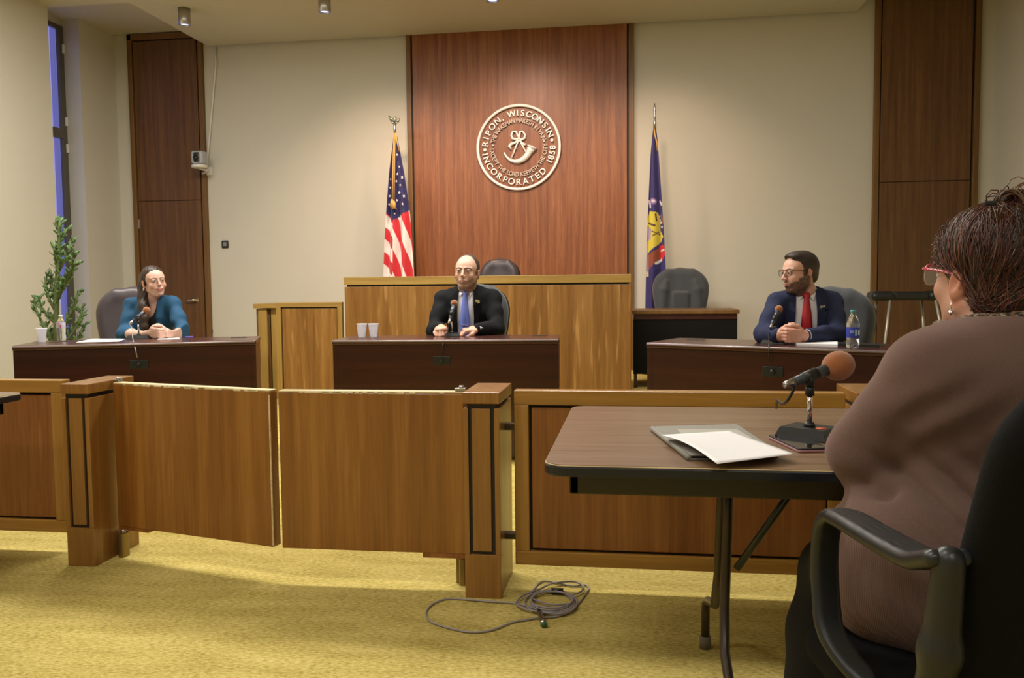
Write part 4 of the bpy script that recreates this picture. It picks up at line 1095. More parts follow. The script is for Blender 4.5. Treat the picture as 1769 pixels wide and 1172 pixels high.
MB().prism([(p.x-c0.x, p.y-c0.y) for p in lp], .0125, .0132).build('pale_flap', plain('pale_grey_flap', (.46, .45, .38), .7), t)
e0, e1 = fo[0], fo[1]; MB().tube([(e0.x-c0.x, e0.y-c0.y, .0066), (e1.x-c0.x, e1.y-c0.y, .0066)], .0066, 12).build('folder_spine', greyf, t)
pc = [P3(1142, 753, TZ+.022), P3(1239, 803, TZ+.0165), P3(1373, 786, TZ+.0165), P3(1262, 746, TZ+.020)]
V = []; Fc = []; n = 16; cc = sum(pc, Vector())/4
for i in range(n+1):
    for j in range(n+1):
        u, v = i/n, j/n; p = pc[0]*(1-u)*(1-v)+pc[1]*u*(1-v)+pc[2]*u*v+pc[3]*(1-u)*v
        p = p + Vector((0, 0, .010*math.sin(PI*u)*(1-v)**2 + .001)); V.append(tuple(p-cc))
for i in range(n):
    for j in range(n): k = i*(n+1)+j; Fc.append((k, k+1, k+n+2, k+n+1))
o = meshnp('paper_sheet', V, Fc, M['paper']); o.location = cc; so = o.modifiers.new('th', 'SOLIDIFY'); so.thickness = .0008
tag(o, 'large white paper lying over the grey folder on the folding table', 'paper')
ph = [P3(1328, 761, TZ), P3(1383, 787, TZ), P3(1430, 778, TZ), P3(1376, 754, TZ)]; cc = sum(ph, Vector())/4
t = thing('smartphone', 'dark phone in a pinkish case beside the microphone base', 'phone', (cc.x, cc.y, TZ))
ux = (ph[1]-ph[0]); vx = (ph[3]-ph[0]); L = ux.length; Wd = .075; a = math.atan2(ux.y, ux.x)
MB().prism(rrect(L, Wd, .010), .0005, .006, rotz(a), .0015).build('phone_case', plain('dusty_pink_case', (.40, .20, .22), .5), t)
MB().prism(rrect(L-.002, Wd-.002, .009), .006, .0095, rotz(a), .001).build('phone_body', M['black'], t)
MB().prism(rrect(L-.012, Wd-.008, .006), .0095, .0099, rotz(a)).build('phone_screen', plain('glossy_black_screen', (.010, .010, .012), .06, spec=.8), t)

# ================================================================== FLOOR CABLE
def zc6(x, y, z=.005): return P(730+x/5.897, 990+y/5.897, Z=z)
t = thing('microphone_cable', 'coiled grey microphone cable with metal plug on the yellow carpet', 'cable', tuple(zc6(1310, 300, 0)))
o0 = t.location
def rel(p): return Vector(p)-o0
main = [(1130, 180), (1180, 110), (1260, 86), (1400, 112), (1540, 136), (1655, 126), (1692, 165), (1650, 230), (1590, 310), (1500, 400), (1350, 448), (1170, 460), (1060, 480), (950, 497), (850, 530), (740, 575), (600, 603), (450, 602), (300, 572), (170, 535), (70, 490), (35, 420), (50, 370), (110, 315), (230, 268), (350, 266), (480, 276), (580, 284), (700, 294), (850, 303), (955, 313), (1080, 345), (1180, 380)]
m = MB(); m.tube([rel(p) for p in smooth_path([zc6(x, y, .005) for x, y in main], 4)], .0033, 8)
m.build('cable_run', plain('grey_cable_jacket', (.30, .27, .28), .5), t)
cj = plain('grey_cable_jacket_coil', (.29, .255, .265), .5)
for k, (cx, cy, rx, ry, ph_, zz_) in enumerate([(1325, 290, 225, 112, 0, .006), (1310, 285, 210, 98, .3, .011), (1335, 300, 232, 118, .2, .009), (1295, 300, 250, 120, .5, .007), (1320, 275, 215, 84, .1, .015)]):
    pts = [rel(zc6(cx+rx*math.cos(a_+ph_)+6*math.sin(3*a_+k), cy+ry*math.sin(a_+ph_), zz_)) for a_ in np.linspace(0, 2*PI, 36, endpoint=False)]
    m = MB(); m.tube(pts, .0033, 8, closed=True); m.build('cable_loop', cj, t)
for ps in ([(955, 300), (990, 255), (1060, 215), (1200, 165), (1300, 115), (1420, 95), (1540, 92), (1620, 120), (1640, 160), (1600, 200), (1530, 222)], [(955, 318), (990, 345), (1080, 378), (1250, 408), (1420, 418), (1520, 385), (1570, 330)], [(1100, 255), (1180, 290), (1320, 325), (1450, 322), (1530, 310)]):
    m = MB(); m.tube([rel(p) for p in smooth_path([zc6(x, y, .012) for x, y in ps], 5)], .0036, 8); m.build('cable_loop', cj, t)
a, b = rel(zc6(1185, 385, .014)), rel(zc6(1235, 525, .013))
MB().tube([a, a.lerp(b, .25)], [.007, .009], 14).build('plug_boot', M['black'], t)
MB().tube([a.lerp(b, .25), a.lerp(b, .8), b], [.0095, .0095, .0115], 16).build('metal_plug', M['brushed'], t)
MB().tube([b, b+(b-a).normalized()*.004], .0095, 16).build('plug_face', plain('green_plug_face', (.05, .16, .08), .5), t)
c = rel(zc6(1370, 190, .012)); MB().tube([c+Vector((-.02, 0, 0)), c+Vector((.022, .004, 0))], .011, 10).build('cable_tie', M['black'], t)
# ================================================================== PEOPLE
M['skin'] = vcol('skin', .48, .4, sss=.12, bump=.05, bscale=500)
M['eye'] = vcol('eye_surface', .12, .6)
def hT(p, yaw=0, pitch=0, roll=0):
    return Matrix.Translation(p) @ rotz(math.radians(yaw)) @ roty(math.radians(roll)) @ rotx(math.radians(pitch))
def head_shape(F, T, s=1.0, fem=False, jaw=1.0, smile=0.0, heavy=0.0, neck_to=None, neck_r=.056):
    F.frame(T, s)
    F.ell((0, .018, .036), (.0745, .094, .082), .01)
    F.ell((0, -.035, .022), (.063, .054, .058), .03)
    F.ell((0, -.030, -.038), (.058+heavy*.006, .056, .066), .02)
    j = .050*jaw
    for x in (-1, 1):
        F.cap((x*(j+heavy*.004), .012, -.052), (x*.020*jaw, -.058, -.098), .021+heavy*.004, .0165, .022)
        F.ell((x*.040, -.060, -.028), (.021, .019, .021), .018)
        F.cap((x*.012, -.0885, .019), (x*.045, -.071, .020), .0075 if not fem else .0055, .008, .010)
    F.ell((0, -.066, -.099), (.022*jaw, .019, .0155), .014)
    F.ell((0, -.068, -.062), (.031, .025, .027), .014)
    for x in (-1, 1):
        F.ell((x*.031, -.103, .001), (.016, .0115, .009), .012, mode='sub')
    n = .85 if fem else 1.0
    F.cap((0, -.089, .006), (0, -.107*1.0, -.030), .0068*n, .0105*n, .009)
    for x in (-1, 1): F.ell((x*.0115*n, -.099, -.034), (.0085*n, .010, .0075*n), .006)
    for x in (-1, 1): F.ell((x*.006, -.104, -.0425), (.003, .005, .003), .002, mode='sub')
    # eyelids
    for x in (-1, 1):
        F.ell((x*.031, -.0790, .0072), (.0155, .0125, .0068), .004)
        F.ell((x*.031, -.0770, -.0082), (.0150, .0115, .0042), .005)
    # lips
    sm = smile*.006
    F.chain([(-.0245-smile*.004, -.0835, -.064+sm), (-.010, -.0945, -.0605), (0, -.0955, -.0625), (.010, -.0945, -.0605), (.0245+smile*.004, -.0835, -.064+sm)], [.002, .0048, .0045, .0048, .002], .004)
    F.chain([(-.020, -.086, -.068+sm*.8), (0, -.0945, -.0725), (.020, -.086, -.068+sm*.8)], [.002, .0062, .002], .004)
    F.chain([(-.026-smile*.004, -.088, -.066+sm), (0, -.1005, -.0665), (.026+smile*.004, -.088, -.066+sm)], .0012, .003, mode='sub')
    if smile:
        for x in (-1, 1): F.ell((x*.046, -.064, -.040), (.014, .012, .014), .012)
    for x in (-1, 1):
        R_ = rotz(x*.35) @ rotx(-.15)
        F.ell((x*.0765, .014, -.010), (.0075, .019, .031), .005, R_)
        F.ell((x*.0745, .008, -.034), (.008, .009, .011), .006)
        F.ell((x*.085, .010, -.006), (.006, .0105, .019), .004, R_, 'sub')
        F.chain([(x*.079, .002, .008), (x*.081, .012, .018), (x*.0815, .026, .006), (x*.081, .024, -.014)], .0032, .004)
    if neck_to is not None:
        Ti = T.inverted(); q = (Ti @ Vector(neck_to))/s
        F.chain([(0, .012, -.045), tuple((Vector((0, .018, -.095))*.5+q*.5)), tuple(q)], [neck_r, neck_r*.98, neck_r*1.08], .028)
        F.chain([(0, -.03, -.085), tuple(q+Vector((0, -.03, .01)))], [.026, .04], .03)
    F.frame()
def lc(V, T, s): 
    Ti = np.array(T.inverted()); return (V@Ti[:3, :3].T + Ti[:3, 3])/s
def vseg(p, a, b):
    a = np.array(a); b = np.array(b); ab = b-a; t = np.clip(((p-a)@ab)/(ab@ab), 0, 1); return np.linalg.norm(p-a-t[:, None]*ab, axis=1)
def hashn(V, sc):
    q = np.sin(V@np.array([[12.9, 4.1, 7.7], [3.3, 15.1, 5.9], [8.8, 2.2, 11.3]])*sc); return .5+.5*np.sin(q.sum(1)*7.3)
def sstep(a, b, x): t = np.clip((x-a)/(b-a), 0, 1); return t*t*(3-2*t)
def face_color(V, T, s, skin, lips, brow, beard=None, beard_c=(.06, .03, .02), stub=0.0, blush=.15, browr=.0045, bald=0):
    p = lc(V, T, s); c = np.tile(np.array(skin), (len(V), 1))
    red = np.array([1.0, .62, .55])*np.array(skin)
    w = np.exp(-((np.abs(p[:, 0])-.040)**2+(p[:, 1]+.07)**2+(p[:, 2]+.030)**2)/(.018**2))*blush*2
    w += np.exp(-((p[:, 0])**2+(p[:, 1]+.11)**2+(p[:, 2]+.03)**2)/(.013**2))*blush*1.6
    w += sstep(.068, .078, np.abs(p[:, 0]))*(np.abs(p[:, 2]+.01) < .045)*(np.abs(p[:, 1]-.01) < .04)*.5
    c = c + (red-c)*np.clip(w, 0, .8)[:, None]
    for x in (-1, 1):
        w = np.exp(-(((p[:, 0]-x*.031)/.019)**2+((p[:, 2]-.001)/.013)**2))*(p[:, 1] < -.06)*.42
        c = c*(1-w[:, None]*np.array([.55, .75, .80]))
    if stub or beard:
        z, y, x = p[:, 2], p[:, 1], np.abs(p[:, 0])
        up = -.058 + .35*np.clip(x-.030, 0, .06) + .022*sstep(.052, .07, x)*(y > -.045)      # beard line rising to the sideburn
        m = (1-sstep(up-.006, up+.006, z))*sstep(-.165, -.13, z)*(1-sstep(.0, .03, y))
        m = np.maximum(m, np.exp(-((x/.026)**4))*np.exp(-((z+.050)/.0075)**2)*(y < -.07))
        side = (x > .060)*(y > -.022)*(y < .002)*(z < .03)*(z > -.07); m = np.maximum(m, side*.8)
        lipm = (np.minimum(vseg(p, (-.02, -.088, -.0665), (0, -.096, -.067)), vseg(p, (.02, -.088, -.0665), (0, -.096, -.067))) < .0085)
        m = m*(1-lipm)*(stub if stub else 1.0)*(.75+.25*hashn(V, 60))
        c = c + (np.array(beard_c)-c)*np.clip(m, 0, 1)[:, None]
    dl = np.minimum(vseg(p, (-.021, -.087, -.066), (0, -.0965, -.0665)), vseg(p, (.021, -.087, -.066), (0, -.0965, -.0665)))
    k = (1-sstep(.005, .0085, dl)); c = c + (np.array(lips)-c)*k[:, None]
    for x in (-1, 1):
        P_ = [(x*.014, -.094, .0165), (x*.030, -.089, .0215), (x*.048, -.070, .0165)]
        q = p.copy(); d = np.minimum(vseg(q*[1, .5, 1], np.array(P_[0])*[1, .5, 1], np.array(P_[1])*[1, .5, 1]), vseg(q*[1, .5, 1], np.array(P_[1])*[1, .5, 1], np.array(P_[2])*[1, .5, 1]))
        k = (1-sstep(browr*.7, browr*1.5, d))*.85; c = c + (np.array(brow)-c)*k[:, None]
        # lash line
        d = np.minimum(vseg(p, (x*.017, -.086, .003), (x*.031, -.0945, .0055)), vseg(p, (x*.031, -.0945, .0055), (x*.046, -.082, .001)))
        k = (1-sstep(.0012, .0030, d))*.5; c = c + (np.array(brow)*.6-c)*k[:, None]
    return c
def eyes(T, s, parent, rel, iris=(.10, .06, .03), look=(0, 0)):
    for x in (-1, 1):
        c = T @ (Vector((x*.031, -.0795, .0005))*s)
        b = bmesh.new(); bmesh.ops.create_uvsphere(b, u_segments=28, v_segments=20, radius=.0122*s)
        R_ = T.to_3x3().to_4x4() @ rotz(math.radians(look[0])) @ rotx(math.radians(look[1])) @ rotx(PI/2)
        cols = []
        for v in b.verts:
            r = math.hypot(v.co.x, v.co.y)/s
            cols.append((.008, .008, .008) if (r < .0024 and v.co.z > 0) else (iris if (r < .0058 and v.co.z > 0) else (.46, .42, .39)))
        V = [R_ @ v.co + c - Vector(rel) for v in b.verts]; Fc = [[v.index for v in f.verts] for f in b.faces]; b.free()
        meshnp('eye', V, Fc, M['eye'], parent, np.array(cols, np.float32))
def hand(F, w, d, n, side=1, curl=(25, 35, 25), s=1.0, spread=.0, thumb=0.0, fr=1.0, off=0.0, curls=None):
    """w wrist, d finger direction, n palm-facing normal, side +1/-1 puts the thumb on +x/-x of d x (-n)"""
    y = Vector(d).normalized(); z = -Vector(n).normalized(); z = (z - y*z.dot(y)).normalized(); x = y.cross(z)
    T = Matrix.Identity(4)
    for i in range(3): T[i][0] = x[i]; T[i][1] = y[i]; T[i][2] = z[i]; T[i][3] = w[i]
    F.frame(T, s)
    F.chain([(0, -.015, 0), (0, -.005, 0), (0, .03, 0)], [.024, .0235, .026], .012)
    F.box((0, .050, 0), (.039, .042, .0125), .012, .012)
    F.ell((side*.024, .030, -.009), (.017, .028, .013), .010)
    bx = [.0295, .0100, -.0095, -.0280]; by = [.088, .092, .088, .080]; ln = [(.040, .024, .021), (.044, .028, .022), (.041, .026, .021), (.032, .020, .019)]
    for i in range(4):
        cc = (curls[i] if curls else curl); a = 0; p = Vector((side*bx[i], by[i]-.010, off)); pts = [p]; sp = math.radians(spread*(1.5-i)*side)
        for l, c_ in zip(ln[i], cc):
            a += math.radians(c_); p = p + Vector((math.sin(sp)*math.cos(a), math.cos(sp)*math.cos(a), -math.sin(a)))*l; pts.append(p)
        r = .0092*fr if i < 3 else .0080*fr
        F.chain([tuple(q) for q in pts], [r*1.05, r, r*.94, r*.82], .0035)
    t0 = Vector((side*.028, .012, -.004)); t1 = t0+Vector((side*.022*(1-thumb*.4), .030, -.010-.012*thumb)); t2 = t1+Vector((side*(.012-.030*thumb), .030, -.006-.012*thumb)); t3 = t2+Vector((side*(.004-.026*thumb), .024, -.003-.006*thumb))
    F.chain([tuple(t0), tuple(t1), tuple(t2), tuple(t3)], [.0150, .0125, .0108, .0088], .006)
    F.frame()
def clasp(F, c, s=1.0, yaw=0.0, wl=None, wr=None, rw=.026):
    """two hands with interlaced fingers; c centre, x right, y away from the table edge, z up"""
    T = Matrix.Translation(c) @ rotz(math.radians(yaw)); F.frame(T, s)
    for x in (-1, 1):
        F.ell((x*.040, .010, .0), (.034, .026, .036), .015); F.ell((x*.052, .022, -.004), (.026, .024, .028), .02)
    for i, z in enumerate((.030, .012, -.006, -.024)):
        for x, dz in ((-1, 0), (1, -.009)):
            zz_ = z+dz
            F.chain([(x*.046, -.012, zz_+.001), (x*.026, -.030-.002*(i == 1), zz_), (x*-.010, -.0345, zz_-.001), (x*-.030, -.024, zz_-.003)], [.0100, .0100, .0088, .0080] if i < 3 else [.009, .009, .008, .007], .0022)
    F.chain([(-.050, .000, .030), (-.030, -.012, .046), (-.004, -.018, .050), (.016, -.014, .047)], [.014, .0125, .0108, .0088], .005)
    F.chain([(.050, .002, .028), (.032, -.002, .046), (.010, -.004, .058), (-.012, -.006, .060)], [.014, .0125, .0108, .0088], .005)
    F.frame()
    C = Vector(c); R_ = rotz(math.radians(yaw))
    for x, w in ((-1, wl), (1, wr)):
        F.cap(tuple(w), tuple(C + (R_ @ Vector((x*.056, .020, -.002)))*s), rw, .026*s, .02)
def arm_chain(F, sh, el, wr, r0, r1, r2, k=.03):
    sh, el, wr = Vector(sh), Vector(el), Vector(wr)
    F.chain([tuple(sh), tuple(sh.lerp(el, .45)), tuple(el)], [r0, (r0+r1)/2*1.02, r1], k)
    F.chain([tuple(el), tuple(el.lerp(wr, .35)), tuple(wr)], [r1, r1*.97, r2], k)
def legs(F, hipz, kz, xk=.11, yk=-.45, r=.075):
    for x in (-1, 1):
        F.chain([(x*.09, .02, hipz), (x*xk, yk*.5, hipz+.01), (x*xk, yk, kz)], [r*1.15, r, r*.78], .03)
        F.chain([(x*xk, yk, kz), (x*xk, yk+.03, kz*.55), (x*xk, yk+.05, .09)], [r*.76, r*.66, r*.42], .02)
def short_hair(name, T, s, mat, parent, rel, cuts, puff=.006, col=None, extra=None):
    c = T.translation; R_ = .16*s
    F = Field(axis((c.x-R_, c.x+R_, .004)), axis((c.y-R_, c.y+R_, .004)), axis((c.z-R_, c.z+R_, .004)))
    F.frame(T, s); F.ell((0, .020, .037), (.0755+puff, .0945+puff, .083+puff), .01)
    F.ell((0, .055, -.02), (.055+puff, .052+puff, .055), .02)
    for x in (-1, 1): F.cap((x*.070, -.012, .02), (x*.071, -.010, -.018), .007+puff*.3, .004, .012)
    if extra: extra(F)
    for cfn in cuts: cfn(F)
    F.frame(); o = F.mesh(name, mat, parent, rel=rel, color=col, relax=1); return o
def glasses(T, s, rim, lens, parent, rel, w=.052, h=.036, rimr=.0013, half=True, topmat=None, y0=-.1045, hw=.0725):
    def tp(p): return tuple((T @ (Vector(p)*s)) - Vector(rel))
    m = MB(); tm = MB()
    for x in (-1, 1):
        ol = [(x*.0335+a, b-.001) for a, b in rrect(w, h, h*.42, 6)]
        def yy(px): return y0 + (abs(px)/.062)**2*.012
        top = [q for q in ol if q[1] > h*.18]; top.sort(key=lambda q: q[0])
        (tm if topmat else m).tube([tp((q[0], yy(q[0]), q[1])) for q in top], (rimr*1.9 if topmat else rimr)*s, 6)
        m.tube([tp((q[0], yy(q[0]), q[1])) for q in ol], rimr*(.5 if topmat else .8)*s, 6, closed=True)
        ex = x*(.0335+w/2)
        (tm if topmat else m).tube([tp((ex, yy(ex), h*.30)), tp((x*hw, yy(ex)+.008, h*.32)), tp((x*(hw+.004), -.03, h*.30)), tp((x*(hw+.006), .008, h*.22)), tp((x*(hw+.003), .022, -.008))], (rimr*1.5 if topmat else rimr*1.2)*s, 6)
        lm = MB(); V = [tp((q[0], yy(q[0]), q[1])) for q in ol]
        meshnp('lens', V, [list(range(len(V)))], lens, parent, smooth=False)
    m.tube([tp((-.009, y0, .004)), tp((0, y0-.003, .007)), tp((.009, y0, .004))], rimr*s, 6)
    m.build('eyeglasses', rim, parent)
    if topmat: tm.build('brow_rim', topmat, parent)
M['lens'] = clear('spectacle_lens', (1, 1, 1), .0, 1.0, .25, 1.1)
M['darkrim'] = plain('dark_wire_rim', (.02, .018, .018), .3, .5)
M['shirt'] = plain('white_shirt_cotton', (.86, .86, .92), .8, bump=.15, bscale=200)
def coat_arm(F, sh, el, wr, r=(.058, .050, .040), k=.035, cuffd=.0):
    sh, el, wr = Vector(sh), Vector(el), Vector(wr); e = el.lerp(wr, 1-cuffd)
    F.chain([tuple(sh), tuple(sh.lerp(el, .5)), tuple(el)], [r[0], (r[0]+r[1])/2, r[1]], k)
    F.chain([tuple(el), tuple(el.lerp(e, .5)), tuple(e)], [r[1], (r[1]+r[2])/2, r[2]], k)
def torso_shape(F, J, g=0.0, k=.04, chest=(.165, .105), waist=(.150, .105)):
    """J: pelvis, waist, chest, neck, shL, shR (local)"""
    n, c, w, p = [Vector(J[q]) for q in ('neck', 'chest', 'waist', 'pelvis')]
    F.ell(tuple(c), (chest[0]+g, chest[1]+g, .17+g), k)
    F.ell(tuple(w), (waist[0]+g, waist[1]+g, .16+g), k)
    F.ell(tuple(p), (.165+g, .12+g, .12+g), k)
    F.cap(J['shL'], J['shR'], .052+g, .052+g, k)
    a = (Vector(J['shL'])+Vector(J['shR']))/2
    F.chain([tuple(Vector(J['shL'])*.55+n*.45+Vector((0, 0, .005))), tuple(n+Vector((0, .01, 0))), tuple(Vector(J['shR'])*.55+n*.45+Vector((0, 0, .005)))], [.038+g, .052+g, .038+g], k)
def wrinkle(J, amp, hz=1.0):
    def fn(X, Y, Z):
        return amp*(np.sin(37*X+49*Z+21*Y+2*np.sin(17*Z-8*X))*.6+np.sin(-61*X+57*Z+33*Y)*.4)
    return fn

def suit_man(label, root, J, head, skin, coatmat, tiemat, lips, brow, hands_fn, hair_fn, torso_yaw=0.0, stub=0.0, beard=False, beard_c=(.05, .028, .018), shirt_w=.062, jaw=1.0, heavy=0.0, iris=(.1, .06, .03), look=(0, 0), pin=None, vtop=.06, gl=None, chest=(.165, .105), clip_z=None):
    t = thing('person', label, 'person', tuple(root)); rel = (0, 0, 0)
    T, s = head; hz = J['head_z']
    lo = -.42; hi = .42
    F = Field(axis((J['x0'], J['x1'], .0038)), axis((-.50, J['yf']-.001, .02), (J['yf'], .16, .0038)), axis((0, .72, .022), (.72, .92, .0036), (.92, hz-.15*s, .006), (hz-.15*s, hz+.14*s, .0030)))
    torso_shape(F, J, -.028); arm_chain(F, J['shL'], J['elL'], J['wrL'], .046, .038, .027); arm_chain(F, J['shR'], J['elR'], J['wrR'], .046, .038, .027)
    legs(F, J['pelvis'][2]-.02, .50)
    hands_fn(F)
    head_shape(F, T, s, jaw=jaw, heavy=heavy, neck_to=Vector(J['neck'])+Vector((0, .01, .0)), neck_r=.058+heavy*.004)
    def cf(V):
        c = face_color(V, T, s, skin, lips, brow, beard=beard, beard_c=beard_c, stub=stub)
        hm = (V[:, 2] < J['neck'][2]-.15); c[hm] = np.array(skin)*[1.0, .90, .86]
        leg = (V[:, 2] < .68); c[leg] = (.02, .02, .02); return c
    F.mesh('body', M['skin'], t, color=cf)
    eyes(T, s, t, rel, iris, look)
    hair_fn(t, T, s)
    # shirt
    c = Vector(J['chest']); n = Vector(J['neck']); Ry = rotz(math.radians(torso_yaw))
    F = Field(axis((-.26, .26, .006)), axis((-.24, .18, .006)), axis((.62, n.z+.09, .006)))
    torso_shape(F, J, -.006, chest=chest)
    F.frame(Matrix.Translation(n) @ Ry)
    ring = [(math.cos(a)*.064, math.sin(a)*.062+.008, .012+.018*math.sin(a)) for a in np.linspace(-PI*.46, PI*1.46, 20)]
    F.chain(ring, .014, .006)
    F.frame(Matrix.Translation(n) @ Ry)
    F.ell((0, .008, .075), (.055, .052, .075), .008, mode='sub')
    F.frame(); F.mesh('shirt', M['shirt'], t)
    # collar points
    for x in (-1, 1):
        m = MB(); pr = [(x*.004, -.066, .004), (x*.050, -.052, .040), (x*.060, -.030, .022), (x*.036, -.088, -.034)]
        Vv = [Matrix.Translation(n) @ Ry @ Vector(q) for q in pr]; o = meshnp('collar_point', Vv, [(0, 1, 2, 3)], M['shirt'], t, smooth=False); so = o.modifiers.new('t', 'SOLIDIFY'); so.thickness = .006; so.offset = 0
    # jacket
    zt = n.z+.07
    F = Field(axis((J['x0'], J['x1'], .006)), axis((-.48, .20, .006)), axis((.55, zt, .006)))
    torso_shape(F, J, .006, chest=chest, k=.045)
    F.frame(Matrix.Translation(n) @ Ry)
    col_ = [(math.cos(a)*.078, math.sin(a)*.074+.014, .004+.020*math.sin(a)) for a in np.linspace(-PI*.30, PI*1.30, 18)]
    F.chain(col_, .013, .012)
    F.frame(Matrix.Translation(n) @ Ry)
    F.ell((0, -.000, .06), (.062, .066, .10), .006, mode='sub')
    # front opening: narrow wedge, open from the collar to the lap
    F.box((0, -.20, -.20), (shirt_w*.95, .155, .34), .01, .006, mode='sub')
    F.frame()
    coat_arm(F, J['shL'], J['elL'], J['wrL'], cuffd=J.get('cuff', .05)); coat_arm(F, J['shR'], J['elR'], J['wrR'], cuffd=J.get('cuff', .05))
    F.warp(wrinkle(J, .0025))
    F.mesh('jacket', coatmat, t)
    def surf(x, z, out):     # approximate chest surface in torso frame
        cz = n.z+z; d = max(0, 1-((cz-c.z)/(.19))**2)**.5 if abs(cz-c.z) < .19 else 0
        return -(chest[1]*1.0)*max(.45, (max(0, 1-(x/(chest[0]+.02))**2))**.5)*max(.80, d) - out
    Tn = Matrix.Translation(Vector((c.x, c.y, n.z))) @ Ry
    for x in (-1, 1):        # lapels
        pts = [(x*.052, 0, .012), (x*.092, 0, -.030), (x*.118, 0, -.080), (x*.096, 0, -.088), (x*.112, 0, -.105), (x*.062, 0, -.30), (x*.058, 0, -.10)]
        Vv = [tuple(Tn @ Vector((q[0], surf(q[0], q[2], .014)+(.035 if k == 0 else 0), q[2]))) for k, q in enumerate(pts)]
        o = meshnp('lapel', Vv, [(0, 1, 2, 3, 6), (3, 4, 5, 6)], coatmat, t, smooth=False); so = o.modifiers.new('t', 'SOLIDIFY'); so.thickness = .007; so.offset = 0
    # tie
    m = MB(); yk = -.088
    kn = [(0, -.083, .008), (0, -.092, -.010), (0, -.094, -.022)]
    def tie_ring(z, w, y): return [(w, y+.004, z), (w*.6, y-.003, z), (0, y-.006, z), (-w*.6, y-.003, z), (-w, y+.004, z), (0, y+.008, z)]
    rows = [(.012, .020, -.078), (-.004, .022, -.088), (-.026, .014, -.095), (-.034, .015, -.096), (-.10, .024, surf(0, -.10, .010)), (-.20, .032, surf(0, -.20, .012)), (-.30, .036, surf(0, -.26, .014)), (-.36, .036, surf(0, -.26, .010))]
    V = []; Fc = []
    for z, w_, y in rows: V += [tuple(Matrix.Translation(Vector((n.x, min(n.y, c.y+.012), n.z))) @ Ry @ Vector(q)) for q in tie_ring(z, w_, y)]
    for i in range(len(rows)-1):
        for e in range(6): Fc.append((i*6+e, i*6+(e+1) % 6, i*6+6+(e+1) % 6, i*6+6+e))
    Fc += [tuple(range(5, -1, -1)), tuple(len(V)-6+e for e in range(6))]
    o = meshnp('necktie', V, Fc, tiemat, t, smooth=True)
    if clip_z:
        q = Matrix.Translation(Vector((n.x, min(n.y, c.y+.012), n.z))) @ Ry @ Vector((0, surf(0, clip_z, .012)-.010, clip_z))
        MB().box((q.x-.030, q.y-.004, q.z-.003), (q.x+.026, q.y+.002, q.z+.003), .001).build('tie_clip', M['chrome'], t)
    if pin:
        q = Tn @ Vector((.085, surf(.085, -.055, .022), -.070))
        m = MB()
        for dx, dz, sx, sz in pin[1]: m.box((q.x+dx-sx, q.y-.004, q.z+dz-sz), (q.x+dx+sx, q.y+.003, q.z+dz+sz), .001)
        m.build('lapel_pin', pin[0], t)
    # cuffs
    for sd in ('L', 'R'):
        el, wr = Vector(J['el'+sd]), Vector(J['wr'+sd]); a = el.lerp(wr, .90); b_ = el.lerp(wr, .995)
        MB().tube([a, b_], [.0385, .0375], 20, cap=False).build('shirt_cuff', M['shirt'], t)
    if gl: gl(t, T, s)
    return t

# ---------------- man in the black suit, centre
Y0 = 5.80
def Lr(root): 
    def f(px, py, Y): q = P(px, py, Y=Y); return (q.x-root[0], q.y-root[1], q.z-root[2])
    return f
rc = (P(808, 500, Y=Y0).x, Y0, 0.0); L_ = Lr(rc)
hc = Vector(L_(806.5, 470.5, 5.74)); s = 1.03
J = dict(neck=L_(808, 503, 5.80), chest=L_(809, 540, 5.80), waist=(0.0, .0, .70), pelvis=(0, .02, .56), shL=L_(766, 517, 5.80), shR=L_(851, 516, 5.80),
         elL=L_(750, 572, 5.66), elR=L_(858, 568, 5.66), wrL=L_(762, 566, 5.49), wrR=L_(823, 569, 5.50), x0=-.34, x1=.32, yf=-.46, head_z=hc.z)
def hands_c(F):
    w = Vector(J['wrL']); hand(F, w, (.22, -.95, -.12), (.15, -.25, -.95), 1, (62, 62, 40), 1.0, 0, .7)
    w = Vector(J['wrR']); hand(F, w, (-.90, -.40, -.10), (-.15, .1, -.98), -1, (35, 50, 35), 1.0, 3, .6)
M['blacksuit'] = plain('black_suit_wool', (.007, .008, .010), .85, spec=.2, bump=.2, bscale=400, sheen=0)
M['bluetie'] = plain('periwinkle_tie_silk', (.19, .27, .85), .45, bump=.1)
M['redtie'] = plain('red_tie_silk', (.50, .010, .022), .45, bump=.1)
M['hairdark'] = plain('dark_brown_hair', (.030, .019, .013), .6, bump=.6, bscale=350)
def hair_c(t, T, s):
    short_hair('hair', T, s, plain('cropped_brown_hair', (.065, .040, .026), .7, bump=.5, bscale=500), t, (0, 0, 0),
               [lambda F: F.ell((0, -.080, .042), (.068, .100, .080), .012, mode='sub'), lambda F: F.box((0, -.10, -.06), (.12, .10, .075), .01, .006, mode='sub'),
                lambda F: F.box((0, .0, -.12), (.15, .15, .07), .01, .008, mode='sub')], .0025)
yp = plain('yellow_pin_enamel', (.70, .62, .22), .35)
T = hT(hc, -5, -4, 3)
suit_man('man in a black suit and light blue tie at the middle desk', rc, J, (T, s), (.66, .41, .31), M['blacksuit'], M['bluetie'], (.48, .23, .19), (.07, .04, .025), hands_c, hair_c,
         stub=.62, beard_c=(.15, .085, .055), iris=(.06, .05, .03), look=(0, 0), pin=(yp, [(0, 0, .014, .006), (.008, -.008, .007, .006), (-.006, .007, .006, .004)]), jaw=.92, clip_z=-.235)

